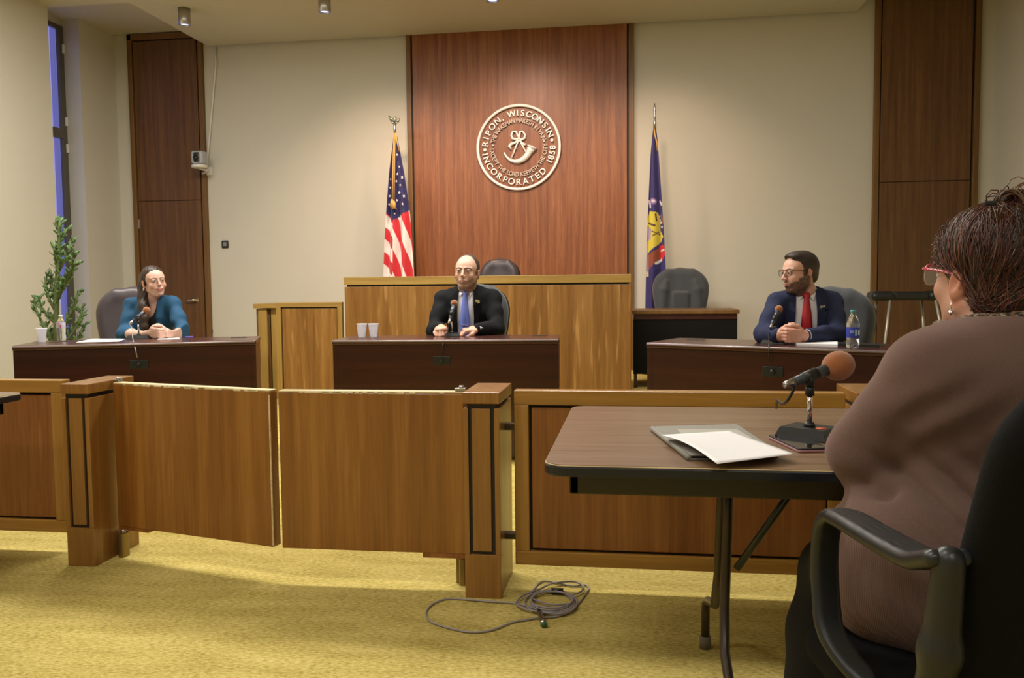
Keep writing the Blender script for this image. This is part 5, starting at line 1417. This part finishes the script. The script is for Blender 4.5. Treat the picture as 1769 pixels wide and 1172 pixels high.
# ---------------- man in the navy suit, right
Y0 = 5.05
rr_ = (P(1390, 500, Y=Y0).x, Y0, 0.0); L_ = Lr(rr_)
hc = Vector(L_(1381, 471, 5.00)); s = 1.00
J = dict(neck=L_(1391, 508, 5.05), chest=L_(1390, 552, 5.05), waist=(0, .0, .70), pelvis=(0, .02, .56), shL=L_(1344, 524, 5.02), shR=L_(1437, 523, 5.08),
         elL=L_(1320, 577, 4.88), elR=L_(1447, 577, 4.90), wrL=L_(1345, 580, 4.72), wrR=L_(1391, 581, 4.72), x0=-.36, x1=.34, yf=-.46, head_z=hc.z, cuff=.06)
def hands_r(F):
    c = Vector(L_(1368, 578, 4.66))
    clasp(F, Vector(L_(1367, 579, 4.70)), .98, -4, Vector(J['wrL']), Vector(J['wrR']), .027)
M['navysuit'] = plain('navy_suit_wool', (.022, .028, .072), .85, spec=.25, bump=.2, bscale=400, sheen=0)
def hair_r(t, T, s):
    def ex(F): F.ell((0, -.030, .088), (.055, .055, .030), .02)
    short_hair('hair', T, s, vcol('dark_cropped_hair', .55, .4, bump=.6, bscale=400), t, (0, 0, 0),
               [lambda F: F.ell((0, -.105, .028), (.085, .062, .072), .006, mode='sub'), lambda F: F.box((0, -.085, -.06), (.12, .070, .085), .01, .006, mode='sub'),
                lambda F: F.box((0, .0, -.135), (.15, .15, .07), .01, .008, mode='sub')], .0045, extra=ex, col=lambda V: (lambda p: np.array([(.030, .019, .013)])*(1+1.6*(1-sstep(.0, .06, p[:, 2]))*(.6+.4*hashn(V, 40)))[:, None])(lc(V, T, s)))
T = hT(hc, -66, 2, 0)
suit_man('man in a navy suit, red tie and glasses at the right desk', rr_, J, (T, s), (.64, .37, .285), M['navysuit'], M['redtie'], (.40, .16, .14), (.06, .035, .02), hands_r, hair_r, torso_yaw=-6,
         beard=True, beard_c=(.050, .026, .016), heavy=1.0, jaw=1.05, pin=(plain('pale_pin', (.6, .58, .5), .3, .4), [(0, 0, .012, .004), (-.007, -.004, .005, .005), (.010, .003, .004, .005)]),
         gl=lambda t, T, s: glasses(T, s, M['darkrim'], M['lens'], t, (0, 0, 0)), clip_z=-.25, chest=(.175, .11))
# chairs of the two men and the woman in blue
office_chair('dark office chair mostly hidden behind the man in the black suit', P(820, 500, Y=6.05).x, 5.88, .0, None, 0, .47, P(845, 492, Y=6.15).z, .44, 'chairgrey', arms=False)
office_chair('dark grey office chair behind the man in the navy suit', P(1420, 500, Y=5.30).x, 5.14, -.25, None, 0, .47, P(1430, 497, Y=5.40).z, .50, 'chairgrey', arms=False)

# ---------------- woman in the blue cardigan, left
Y0 = 5.62
rl = (P(262, 500, Y=Y0).x, Y0, 0.0); L_ = Lr(rl)
office_chair('dark leather office chair behind the woman in the blue cardigan', P(236, 500, Y=5.85).x, 5.68, .35, None, 0, .47, P(225, 497, Y=5.95).z, .50, 'chairleather', arms=False)
hc = Vector(L_(266, 487, 5.56)); s = .93
J = dict(neck=L_(263, 520, 5.62), chest=L_(265, 552, 5.60), waist=(.0, .0, .70), pelvis=(0, .02, .56), shL=L_(228, 528, 5.62), shR=L_(299, 526, 5.60),
         elL=L_(215, 578, 5.48), elR=L_(318, 577, 5.46), wrL=L_(252, 578, 5.28), wrR=L_(294, 577, 5.26), x0=-.34, x1=.34, yf=-.46, head_z=hc.z)
t = thing('person', 'woman in a teal blue cardigan with long dark hair at the left desk', 'person', rl)
T = hT(hc, 52, -5, -5)
F = Field(axis((J['x0'], J['x1'], .0042)), axis((-.50, -.461, .02), (-.46, .16, .0045)), axis((0, .70, .022), (.70, hc.z-.17, .005), (hc.z-.17, hc.z+.14, .003)))
torso_shape(F, J, -.028, chest=(.145, .095)); 
arm_chain(F, J['shL'], J['elL'], J['wrL'], .038, .035, .022); arm_chain(F, J['shR'], J['elR'], J['wrR'], .038, .035, .022)
legs(F, .54, .50, r=.068)
clasp(F, Vector(L_(273, 575, 5.24)), .90, 4, Vector(J['wrL']), Vector(J['wrR']), .022)
head_shape(F, T, s, fem=True, jaw=.82, smile=1.0, neck_to=Vector(J['neck'])+Vector((0, .01, 0)), neck_r=.047)
sk = (.66, .41, .32)
def cf(V):
    c = face_color(V, T, s, sk, (.50, .16, .15), (.09, .05, .03), blush=.22, browr=.003); c[V[:, 2] < .66] = (.015, .015, .018); return c
F.mesh('body', M['skin'], t, color=cf); eyes(T, s, t, (0, 0, 0), (.09, .08, .05), (8, 0))
# hair: centre-parted cap falling behind the ear and over the right shoulder
c = hc
F = Field(axis((c.x-.20, c.x+.14, .004)), axis((c.y-.20, c.y+.16, .004)), axis((.74, c.z+.13, .004)))
F.frame(T, s); F.ell((0, .022, .038), (.083, .101, .090), .01)
F.ell((0, .06, -.03), (.062, .050, .085), .03)
F.ell((.012, -.112, -.036), (.068, .062, .096), .010, mode='sub'); F.box((0, -.09, -.10), (.12, .07, .09), .02, .008, mode='sub')
for x in (-1, 1): F.ell((x*.088, -.002, -.020), (.018, .024, .034), .006, mode='sub')
F.frame()
hp = T @ (Vector((-.060, .045, -.03))*s)
F.chain([L_(252, 480, 5.62), L_(250, 497, 5.60), L_(248, 513, 5.57), L_(248, 530, 5.52), L_(249, 550, 5.48), L_(250, 565, 5.47), L_(251, 575, 5.47)], [.048, .042, .036, .032, .026, .020, .012], .03)
F.warp(lambda X, Y, Z: .0010*np.sin(240*X+90*Y+10*np.sin(9*Z)) + 0*Z)
def hairc(V):
    g = .8+.5*hashn(V*[1, 1, .12], 14); return np.array([(.032, .017, .010)])*g[:, None]
F.mesh('hair', vcol('long_dark_brown_hair', .5, .4), t, color=hairc)
# black top and cardigan
F = Field(axis((-.24, .24, .006)), axis((-.22, .17, .006)), axis((.62, J['neck'][2]+.02, .006)))
torso_shape(F, J, -.014, chest=(.145, .095)); n = Vector(J['neck'])
F.ell((n.x+.022, n.y-.12, n.z+.005), (.062, .10, .130), .01, mode='sub'); F.ell((n.x, n.y, n.z+.05), (.075, .07, .08), .01, mode='sub')
F.mesh('black_top', plain('black_jersey', (.010, .010, .012), .85), t)
teal = plain('teal_cardigan_knit', (.006, .065, .145), .85, bump=.4, bscale=350, sheen=0)
F = Field(axis((J['x0'], J['x1'], .0055)), axis((-.46, .20, .0055)), axis((.56, n.z+.05, .0055)))
torso_shape(F, J, .004, chest=(.145, .095), k=.04)
F.ell((n.x, n.y-.005, n.z+.05), (.066, .070, .085), .006, mode='sub')
F.box((n.x+.026, -.20, n.z-.22), (.060, .165, .30), .02, .008, mode='sub')
for x in (-1, 1): F.chain([(n.x+x*.062, n.y+.02, n.z+.006), (n.x+.020+x*.064, -.055, n.z-.03), (n.x+.027+x*.070, -.090, n.z-.12), (n.x+.027+x*.068, -.090, n.z-.34)], [.012, .014, .016, .014], .010)
coat_arm(F, J['shL'], J['elL'], Vector(J['elL']).lerp(Vector(J['wrL']), .22), (.048, .047, .046)); coat_arm(F, J['shR'], J['elR'], Vector(J['elR']).lerp(Vector(J['wrR']), .22), (.048, .047, .046))
F.warp(wrinkle(J, .003))
F.mesh('cardigan', teal, t)
ea = T @ (Vector((-.082, .008, -.052))*s); m = MB(); m.sphere(ea, .007, 12, 8, (1, 1, 1.6)); m.build('earring', M['brushed'], t)

# ================================================================== WOMAN IN BROWN, FOREGROUND, AND HER CHAIR
def CF(u, v, z): q = _r*u + _f*v; return Vector((q.x, q.y, z))       # metres right of and ahead of the camera
def PV(px, py, v):                                                     # sight line through a pixel at v metres ahead
    d = _r3*((px-884.5)/FPX) - _u3*((py-586)/FPX) + _f2; h = Vector((d.x, d.y, 0)).dot(_f); return Vector((0, 0, CAM_H)) + d*(v/h)
rw = CF(.80, 1.55, 0)
t = thing('person', 'woman in a brown sweater with pinned-up auburn hair, seated with her back turned', 'person', tuple(rw))
def lw(q): return Vector(q)-rw
AZ = 202.6; s = 1.0
ear = PV(1652, 493, 1.66); Rh = rotz(math.radians(AZ)) @ roty(math.radians(0)) @ rotx(math.radians(-5))
hc = lw(ear) - (Rh @ Vector((.080, .014, -.012)))
T = Matrix.Translation(hc) @ Rh
neck = lw(PV(1722, 566, 1.64))
shL = lw(PV(1606, 656, 1.60)); shR = lw(CF(1.27, 1.60, shL.z+rw.z+.0))
elL = lw(PV(1489, 782, 1.68)); wrL = lw(PV(1580, 770, 1.98)); wrL.z = TZ+.045
elR = lw(CF(1.32, 1.72, .80)); wrR = lw(CF(1.02, 1.98, TZ+.045))
chest = lw(PV(1712, 705, 1.60)); waist = lw(PV(1672, 865, 1.62)); pelv = lw(PV(1625, 985, 1.58))
pL = {'neck': neck, 'chest': chest}
AZB = rotz(math.radians(-10))
b0 = [min(shL.x, elL.x, pelv.x, hc.x)-.25, max(shR.x, elR.x)+.15]
zl = hc.z
kneeL = lw(PV(1440, 985, 1.93)); kneeR = lw(CF(.98, 1.98, kneeL.z)); ankL = lw(CF(.66, 1.86, .09)); ankR = lw(CF(1.0, 1.92, .09))
F = Field(axis((b0[0], hc.x-.14, .010), (hc.x-.14, hc.x+.14, .003), (hc.x+.14, b0[1], .010)), axis((-.35, hc.y-.16, .010), (hc.y-.16, hc.y+.16, .003), (hc.y+.16, .85, .010)), axis((0, hc.z-.19, .010), (hc.z-.19, hc.z+.14, .003)))
def wtorso(F, g, k=.05):
    F.ell(tuple(chest), (.185+g, .125+g, .17+g), k, AZB); F.ell(tuple(waist), (.158+g, .135+g, .13+g), k, AZB); F.ell(tuple(pelv), (.205+g, .17+g, .15+g), k, AZB)
    F.chain([tuple(shL), tuple(shL.lerp(neck, .55)+Vector((0, 0, -.045))), tuple(neck+Vector((0, 0, -.085))), tuple(shR.lerp(neck, .55)+Vector((0, 0, -.045))), tuple(shR)], [.062+g, .058+g, .066+g, .058+g, .062+g], k)
    F.cap(tuple(shL.lerp(chest, .35)), tuple(shR.lerp(chest, .35)), .095+g, .095+g, k)
wtorso(F, -.03)
arm_chain(F, shL, elL, wrL, .048, .042, .028); arm_chain(F, shR, elR, wrR, .048, .042, .028)
hand(F, wrL, (.75, .60, -.1), (0, 0, -1), 1, (20, 25, 20), .95, 4); hand(F, wrR, (-.85, .4, -.1), (0, 0, -1), -1, (20, 25, 20), .95, 4)
head_shape(F, T, s, fem=True, jaw=.98, heavy=.8, neck_to=neck+Vector((0, 0, -.02)), neck_r=.056)
skw = (.55, .30, .21)
def cf(V): return face_color(V, T, s, skw, (.45, .16, .15), (.10, .06, .04), blush=.22)
F.mesh('body', M['skin'], t, color=cf); eyes(T, s, t, (0, 0, 0))
# trousers
F = Field(axis((b0[0], .55, .010)), axis((-.25, .85, .010)), axis((.02, .66, .010)))
for a_, k_, n_ in ((pelv+Vector((-.09, .05, -.03)), kneeL, ankL), (pelv+Vector((.10, .05, -.03)), kneeR, ankR)):
    F.chain([tuple(a_), tuple(a_.lerp(k_, .5)), tuple(k_)], [.10, .088, .072], .03); F.chain([tuple(k_), tuple(k_.lerp(n_, .4)), tuple(n_)], [.072, .076, .058], .03)
F.mesh('trousers', plain('black_trouser_cloth', (.008, .008, .010), .85), t)
for a_ in (ankL, ankR):
    F = Field(axis((a_.x-.12, a_.x+.12, .008)), axis((a_.y-.12, a_.y+.24, .008)), axis((0, .14, .008)))
    F.chain([(a_.x, a_.y-.03, .05), (a_.x-.01, a_.y+.07, .042), (a_.x-.02, a_.y+.15, .033)], [.042, .040, .030], .02); F.cap((a_.x, a_.y, .10), (a_.x, a_.y-.01, .05), .036, .04, .02)
    F.mesh('shoe', M['black'], t)
# brown sweater
F = Field(axis((b0[0], b0[1], .0055)), axis((-.36, .66, .0055)), axis((.33, neck.z+.05, .0055)))
wtorso(F, .010)
coat_arm(F, shL, elL, wrL, (.070, .060, .050), .045); coat_arm(F, shR, elR, wrR, (.074, .060, .050), .045)
hem = lw(PV(1500, 1092, 1.56)); hem2 = lw(PV(1640, 1085, 1.48))
F.chain([tuple(pelv+Vector((-.06, -.02, .02))), tuple(hem+Vector((.02, .02, .05)))], [.14, .062], .05); F.cap(tuple(pelv+Vector((0, -.04, 0))), tuple(hem2+Vector((0, 0, .03))), .13, .07, .05)
F.cap(tuple(pelv+Vector((-.10, .06, .03))), tuple(pelv+Vector((-.12, .05, -.04))), .085, .085, .05)
def sw(X, Y, Z):
    u = X*.99+Y*-.1; zz_ = Z - waist.z
    m1 = np.exp(-((zz_-.02)/.085)**2)*np.exp(-((u-(waist.x-.02))/.20)**2)
    w1 = .019*((np.sin(PI*(zz_*15 + u*8.5 + .45*np.sin(u*14)))**2+.02)**.5-.55)
    m2 = np.exp(-((Z-(elL.z+.10))/.07)**2)*np.exp(-((X-(elL.x+.10))/.09)**2)
    w2 = .005*np.sin(2*PI*(Z*12-X*9))
    return -(w1*m1) - w2*m2 + .0018*np.sin(23*X+31*Z+9*Y)
F.warp(sw)
# soft armpit and elbow creases
F.chain([tuple(lw(PV(1600, 700, 1.50))), tuple(lw(PV(1545, 770, 1.55))), tuple(lw(PV(1530, 850, 1.56)))], [.006, .014, .016], .03, mode='sub')
F.ell(tuple(neck+Vector((-.01, .02, .02))), (.076, .080, .07), .012, mode='sub')
def rib_mat():
    m, nt, b = newmat('brown_rib_knit'); N = nt.nodes.new; L = nt.links.new
    tc = N('ShaderNodeTexCoord'); n = N('ShaderNodeTexNoise'); n.inputs['Scale'].default_value = 420; n.inputs['Detail'].default_value = 2; L(tc.outputs['Object'], n.inputs['Vector'])
    n2 = N('ShaderNodeTexNoise'); n2.inputs['Scale'].default_value = 9; L(tc.outputs['Object'], n2.inputs['Vector'])
    mx = N('ShaderNodeMixRGB'); mx.inputs[1].default_value = (.088, .050, .040, 1); mx.inputs[2].default_value = (.150, .092, .074, 1)
    ad = N('ShaderNodeMath'); ad.operation = 'ADD'; ad.use_clamp = True; ml = N('ShaderNodeMath'); ml.operation = 'MULTIPLY'; ml.inputs[1].default_value = .3; L(n2.outputs['Fac'], ml.inputs[0])
    m2 = N('ShaderNodeMath'); m2.operation = 'MULTIPLY'; m2.inputs[1].default_value = .7; L(n.outputs['Fac'], m2.inputs[0]); L(ml.outputs[0], ad.inputs[0]); L(m2.outputs[0], ad.inputs[1])
    L(ad.outputs[0], mx.inputs[0]); L(mx.outputs[0], b.inputs['Base Color'])
    wv = N('ShaderNodeTexWave'); wv.wave_type = 'BANDS'; wv.bands_direction = 'X'; wv.inputs['Scale'].default_value = 105; wv.inputs['Distortion'].default_value = .6; L(tc.outputs['Object'], wv.inputs['Vector'])
    sx = N('ShaderNodeSeparateXYZ'); L(tc.outputs['Object'], sx.inputs[0])
    mr = N('ShaderNodeMapRange'); mr.inputs['From Min'].default_value = .74; mr.inputs['From Max'].default_value = .66; mr.inputs['To Min'].default_value = 0; mr.inputs['To Max'].default_value = .22; L(sx.outputs['Z'], mr.inputs['Value'])
    bp = N('ShaderNodeBump'); bp.inputs['Distance'].default_value = .002; L(mr.outputs[0], bp.inputs['Strength']); L(wv.outputs['Fac'], bp.inputs['Height'])
    b2 = N('ShaderNodeBump'); b2.inputs['Distance'].default_value = .0015; b2.inputs['Strength'].default_value = .35; L(n.outputs['Fac'], b2.inputs['Height']); L(bp.outputs[0], b2.inputs['Normal']); L(b2.outputs[0], b.inputs['Normal'])
    b.inputs['Roughness'].default_value = .92; b.inputs['Sheen Weight'].default_value = .35; b.inputs['Specular IOR Level'].default_value = .2
    b.inputs['Sheen Tint'].default_value = (.75, .55, .5, 1); return m
M['sweater'] = rib_mat()
F.mesh('sweater', M['sweater'], t, relax=2)
# sweater neckband
m = MB(); ring = [neck+Vector((math.cos(a)*.088-.01, math.sin(a)*.090+.02, -.036+.012*math.cos(a-.5))) for a in np.linspace(0, 2*PI, 36, endpoint=False)]
m.tube(ring, .011, 10, closed=True); m.build('sweater_neckband', M['sweater'], t)
# scarf with spotted weave
F = Field(axis((neck.x-.15, neck.x+.15, .004)), axis((neck.y-.14, neck.y+.17, .004)), axis((neck.z-.09, neck.z+.08, .004)))
for k, (rx, dz, r) in enumerate(((.079, .018, .0150), (.085, .002, .0130))):
    rg = [tuple(neck+Vector((math.cos(a)*rx-.012, math.sin(a)*(rx+.006)+.022, dz-.012-.012*math.sin(a+.4)+.013*math.cos(a)+.003*math.sin(5*a+k)))) for a in np.linspace(0, 2*PI, 30)]
    F.chain(rg, r, .006)
def scf(V):
    h = hashn(V, 9+0*V[:, 0].mean()); h2 = hashn(V+.3, 5); c = np.tile((.032, .024, .018), (len(V), 1)); c[h > .70] = (.30, .24, .17); c[(h2 > .82)] = (.15, .085, .045); return c
F.mesh('scarf', vcol('spotted_scarf', .8, .3, bump=.4), t, color=scf)
# glasses and earring
redw = None
def speck():
    m, nt, b = newmat('red_white_speckled_frame'); tc = nt.nodes.new('ShaderNodeTexCoord'); v = nt.nodes.new('ShaderNodeTexVoronoi'); v.inputs['Scale'].default_value = 260
    nt.links.new(tc.outputs['Object'], v.inputs['Vector']); cr = nt.nodes.new('ShaderNodeValToRGB'); cr.color_ramp.interpolation = 'CONSTANT'; cr.color_ramp.elements[0].color = (.62, .50, .50, 1); cr.color_ramp.elements[1].color = (.55, .02, .06, 1); cr.color_ramp.elements[1].position = .38
    nt.links.new(v.outputs['Distance'], cr.inputs[0]); nt.links.new(cr.outputs[0], b.inputs['Base Color']); b.inputs['Roughness'].default_value = .25; return m
glasses(T, s, plain('clear_pale_rim', (.55, .50, .48), .2), M['lens'], t, (0, 0, 0), .056, .042, .0020, topmat=speck(), y0=-.108, hw=.073)
e0 = T @ Vector((.081, .006, -.046)); m = MB(); m.tube([e0, e0+Vector((0, 0, -.016))], .0011, 6); m.sphere(e0+Vector((0, 0, -.021)), .0052, 14, 10); m.build('earring', M['chrome'], t)
# ---- hair: swept-back shell, hundreds of locks and a curly knot
random.seed(11); rng = np.random.RandomState(11)
bun = lw(PV(1752, 385, 1.70)); 
F = Field(axis((hc.x-.20, hc.x+.22, .004)), axis((hc.y-.22, hc.y+.20, .004)), axis((hc.z-.14, hc.z+.20, .004)))
F.frame(T, s); F.ell((0, .020, .045), (.087, .109, .098), .01); F.ell((0, .058, -.030), (.069, .059, .069), .02)
F.ell((0, -.125, -.02), (.080, .070, .115), .008, mode='sub'); F.box((0, -.085, -.10), (.12, .085, .095), .02, .008, mode='sub')
F.box((0, .0, -.170), (.15, .15, .07), .01, .01, mode='sub')
for x in (-1, 1): F.ell((x*.090, .008, -.024), (.024, .028, .036), .006, mode='sub')
F.frame(); F.ell(tuple(bun+Vector((0, 0, -.005))), (.052, .052, .046), .03)
def auburn(V, k=1.0):
    h = hashn(V, 6); h2 = hashn(V+.2, 3); a = np.array([(.030, .012, .008)]); b_ = np.array([(.125, .040, .020)]); return a+(b_-a)*(.15+.7*h*h2)[:, None]*k
M['auburn'] = vcol('auburn_hair', .42, .5)
F.mesh('hair', M['auburn'], t, color=lambda V: auburn(V, .7))
Vh = []; Fh = []; Ch = []
def lock(pts, r, col, sides=5):
    n = len(pts); b = len(Vh); up = Vector((.3, .2, 1)).normalized()
    for i, p in enumerate(pts):
        a_ = pts[max(0, i-1)]; c_ = pts[min(n-1, i+1)]; d = (c_-a_)
        d = d.normalized() if d.length > 1e-7 else Vector((0, 0, 1)); x = d.cross(up); x = x.normalized() if x.length > 1e-4 else Vector((1, 0, 0)); y = x.cross(d)
        rr = r*(1 if 0 < i < n-1 else .25)*(1-.45*i/n)
        for k in range(sides):
            an = 2*PI*k/sides; Vh.append(p+(x*math.cos(an)+y*math.sin(an))*rr); Ch.append(col)
    for i in range(n-1):
        for k in range(sides): Fh.append((b+i*sides+k, b+i*sides+(k+1) % sides, b+(i+1)*sides+(k+1) % sides, b+(i+1)*sides+k))
def hcol():
    q = random.random()
    if q < .10: return (.20, .12, .075)
    if q < .45: return tuple(v*random.uniform(.8, 1.5) for v in (.115, .036, .018))
    return tuple(v*random.uniform(.6, 1.6) for v in (.048, .020, .013))
bl = T.inverted() @ bun
HC = Vector((0, .030, .010))
def hproj(p, out=0.0):
    d = (p-HC).normalized(); best = 0
    for c_, r_ in (((0, .020, .045), (.088, .110, .099)), ((0, .058, -.030), (.070, .060, .070))):
        o_ = HC-Vector(c_); A_ = sum((d[i]/r_[i])**2 for i in range(3)); B_ = 2*sum(d[i]*o_[i]/r_[i]**2 for i in range(3)); C_ = sum((o_[i]/r_[i])**2 for i in range(3))-1
        D_ = B_*B_-4*A_*C_
        if D_ > 0: best = max(best, (-B_+math.sqrt(D_))/(2*A_))
    return HC + d*(best+out)
for i in range(4200):
    q = random.random()
    if q < .30: st = Vector((random.uniform(-.062, .062), random.uniform(.045, .11), random.uniform(-.088, -.03)))
    elif q < .50: sg = random.choice((-1, 1)); st = Vector((sg*.085, random.uniform(-.055, .04), random.uniform(.016, .05)))
    elif q < .68: st = Vector((random.uniform(-.07, .085), random.uniform(-.10, -.05), random.uniform(.055, .10)))
    else:
        d_ = Vector((random.gauss(0, 1), random.gauss(0, 1), random.gauss(0, 1))).normalized(); st = HC+d_*.1
        if st.z < -.02 and st.y < .06: continue
        if st.y < -.03 and st.z < .06: continue
    if abs(st.x) > .05 and st.y < .035 and st.z < .012: continue
    st = hproj(st); n = 11; w1 = random.uniform(-1, 1); w2 = random.uniform(-1, 1); ph = random.uniform(0, 6); lift = random.uniform(-.004, .003)
    endp = bl + Vector((random.uniform(-.04, .04), random.uniform(-.04, .04), random.uniform(-.03, .03))); stopf = random.uniform(.35, 1.0); pts = []
    cw = st.x*42+st.z*35
    for k in range(n):
        f = k/(n-1)*stopf; p = st.lerp(endp, f); surf_ = hproj(p + Vector((.010*math.sin(f*7+cw), 0, .010*math.cos(f*6+cw)))*math.sin(PI*min(1, f*1.2)), lift + .006*math.sin(PI*f) + .0015*math.sin(9*f+ph)*w1)
        g = 0 if f < .78 else (f-.78)/.22; pts.append(T @ surf_.lerp(p, min(1, g)))
    lock(pts, random.uniform(.0005, .0013), hcol(), 4)
def curl(c, R_, r, col, turns, drift, rad):
    ax = Vector((random.gauss(0, 1), random.gauss(0, 1), random.gauss(0, 1))).normalized(); u = ax.orthogonal().normalized(); v = ax.cross(u); a0 = random.uniform(0, 6)
    pts = [c + (u*math.cos(a0+turns*2*PI*k/14)+v*math.sin(a0+turns*2*PI*k/14))*R_*(1+.25*math.sin(k)) + drift*(k/14) for k in range(15)]; lock(pts, rad, col, 5)
for i in range(330):      # curly knot
    d = Vector((random.gauss(0, 1), random.gauss(0, 1), random.gauss(0, 1))).normalized(); c = bun + d*random.uniform(.028, .055)+Vector((0, 0, .004))
    curl(c, random.uniform(.010, .024), 0, hcol(), random.uniform(.6, 1.3), d*random.uniform(-.01, .02), random.uniform(.0008, .0022))
tp = lw(PV(1740, 350, 1.66))
for i in range(24): # loop standing on top
    rr = .019+random.uniform(-.003, .003); o_ = Vector((random.uniform(-.006, .006), random.uniform(-.012, .012), random.uniform(-.004, .004)))
    pts = [tp + o_ + Vector((math.cos(a_)*rr*1.05, 0, math.sin(a_)*rr)) for a_ in np.linspace(-.3, PI+.9, 12)]; lock(pts, random.uniform(.0012, .0024), hcol())
for i in range(420):      # frizz at the temple and forehead
    st = Vector((random.uniform(-.05, .088), random.uniform(-.088, -.035), random.uniform(.02, .10))); st = Vector((st.x, st.y, st.z))
    e = Vector((st.x/.086, (st.y-.024)/.104, (st.z-.042)/.093)); st = hproj(st, .002)
    if st.z < .018: continue
    drift = (T.to_3x3() @ Vector((random.uniform(0, .012), random.uniform(-.012, .014), random.uniform(-.012, .010))))
    curl(T @ st, random.uniform(.004, .012), 0, tuple(v*1.3 for v in hcol()), random.uniform(.5, 1.2), drift, random.uniform(.0004, .0009))
o = meshnp('hair_locks', Vh, Fh, M['auburn'], t, np.array(Ch, np.float32)); o['kind'] = 'stuff'
q = lw(PV(1709, 352, 1.60)); MB().box((q.x-.010, q.y-.006, q.z-.004), (q.x+.012, q.y+.006, q.z+.005), .002).build('hair_clip', M['black'], t)

# ---- her chair
rz_ = -YAW*-1
tc_ = thing('conference_chair', 'black armchair with loop armrests under the woman in the brown sweater', 'chair', tuple(CF(.82, 1.34, 0)), YAW)
c0 = CF(.82, 1.34, 0)
def cl(u, v, z): return (u-.82, v-1.34, z)
F = Field(axis((-.30, .30, .010)), axis((-.56, -.05, .010)), axis((.40, 1.08, .010)))
for i in range(16):
    f = i/15; z = .48+.50*f; v = 1.13-.19*f; hw_ = .235 if f < .8 else .235-.06*((f-.8)/.2)**2
    a_ = cl(.82, v, z); F.chain([(-hw_+.02, a_[1]+.03, z), (0, a_[1]-.015, z), (hw_-.02, a_[1]+.03, z)], .030, .03)
F.mesh('backrest', plain('black_chair_fabric', (.004, .004, .004), .9, bump=.3, bscale=400, spec=.2), tc_)
F = Field(axis((-.30, .30, .012)), axis((-.28, .32, .012)), axis((.32, .48, .010))); F.box((0, .04, .388), (.25, .27, .040), .035); F.mesh('seat', plain('black_seat_fabric', (.004, .004, .004), .9, bump=.3, bscale=400, spec=.2), tc_)
M['armplastic'] = plain('charcoal_moulded_plastic', (.015, .017, .019), .38)
for sx in (-1, 1):
    x = sx*.270
    F = Field(axis((x-.05, x+.05, .004)), axis((-.36, .24, .005)), axis((.34, .80, .005)))
    path = [(x, -.290, .748), (x, -.255, .734), (x, -.215, .722), (x, -.10, .714), (x, .03, .708), (x, .085, .698), (x, .118, .668), (x, .130, .61), (x, .120, .545), (x, .095, .490), (x-sx*.02, .05, .450), (x-sx*.05, .00, .425)]
    sp_ = smooth_path(path, 4); ws = [.020 if q.y < .06 and q.z > .6 else .013 for q in sp_]
    for o_ in (-1, -.33, .33, 1):
        F.chain([(q.x+o_*w_, q.y, q.z) for q, w_ in zip(sp_, ws)], .0125, .0015)
    F.mesh('armrest', M['armplastic'], tc_, relax=5)
    F = Field(axis((x-.05, x+.05, .005)), axis((-.36, .2, .005)), axis((.34, .79, .005)))
    F.chain([(x, -.292, .745), (x, -.275, .62), (x-sx*.005, -.235, .48), (x-sx*.03, -.16, .40)], [.020, .024, .026, .024], .02); F.mesh('arm_upright', M['armplastic'], tc_)
MB().tube([(-.24, 0, .345), (.24, 0, .345)], .02, 8).build('cross_tube', M['black'], tc_)
MB().lathe([(.030, .10), (.030, .28), (.020, .28), (.020, .34), (.08, .35)], (0, 0, 0), 16).build('gas_stem', M['black'], tc_)
m = MB()
for k in range(5):
    a = 2*PI*k/5+.6; m.tube([(0, 0, .11), (.16*math.cos(a), .16*math.sin(a), .10), (.30*math.cos(a), .30*math.sin(a), .075)], [.034, .025, .016], 8)
m.build('star_base', M['black'], tc_)
for k in range(5):
    a = 2*PI*k/5+.6; MB().lathe([(.012, -.022), (.026, -.020), (.028, 0), (.026, .020), (.012, .022)], (.30*math.cos(a), .30*math.sin(a), .029), 14, roty(PI/2)).build('caster', M['black'], tc_)
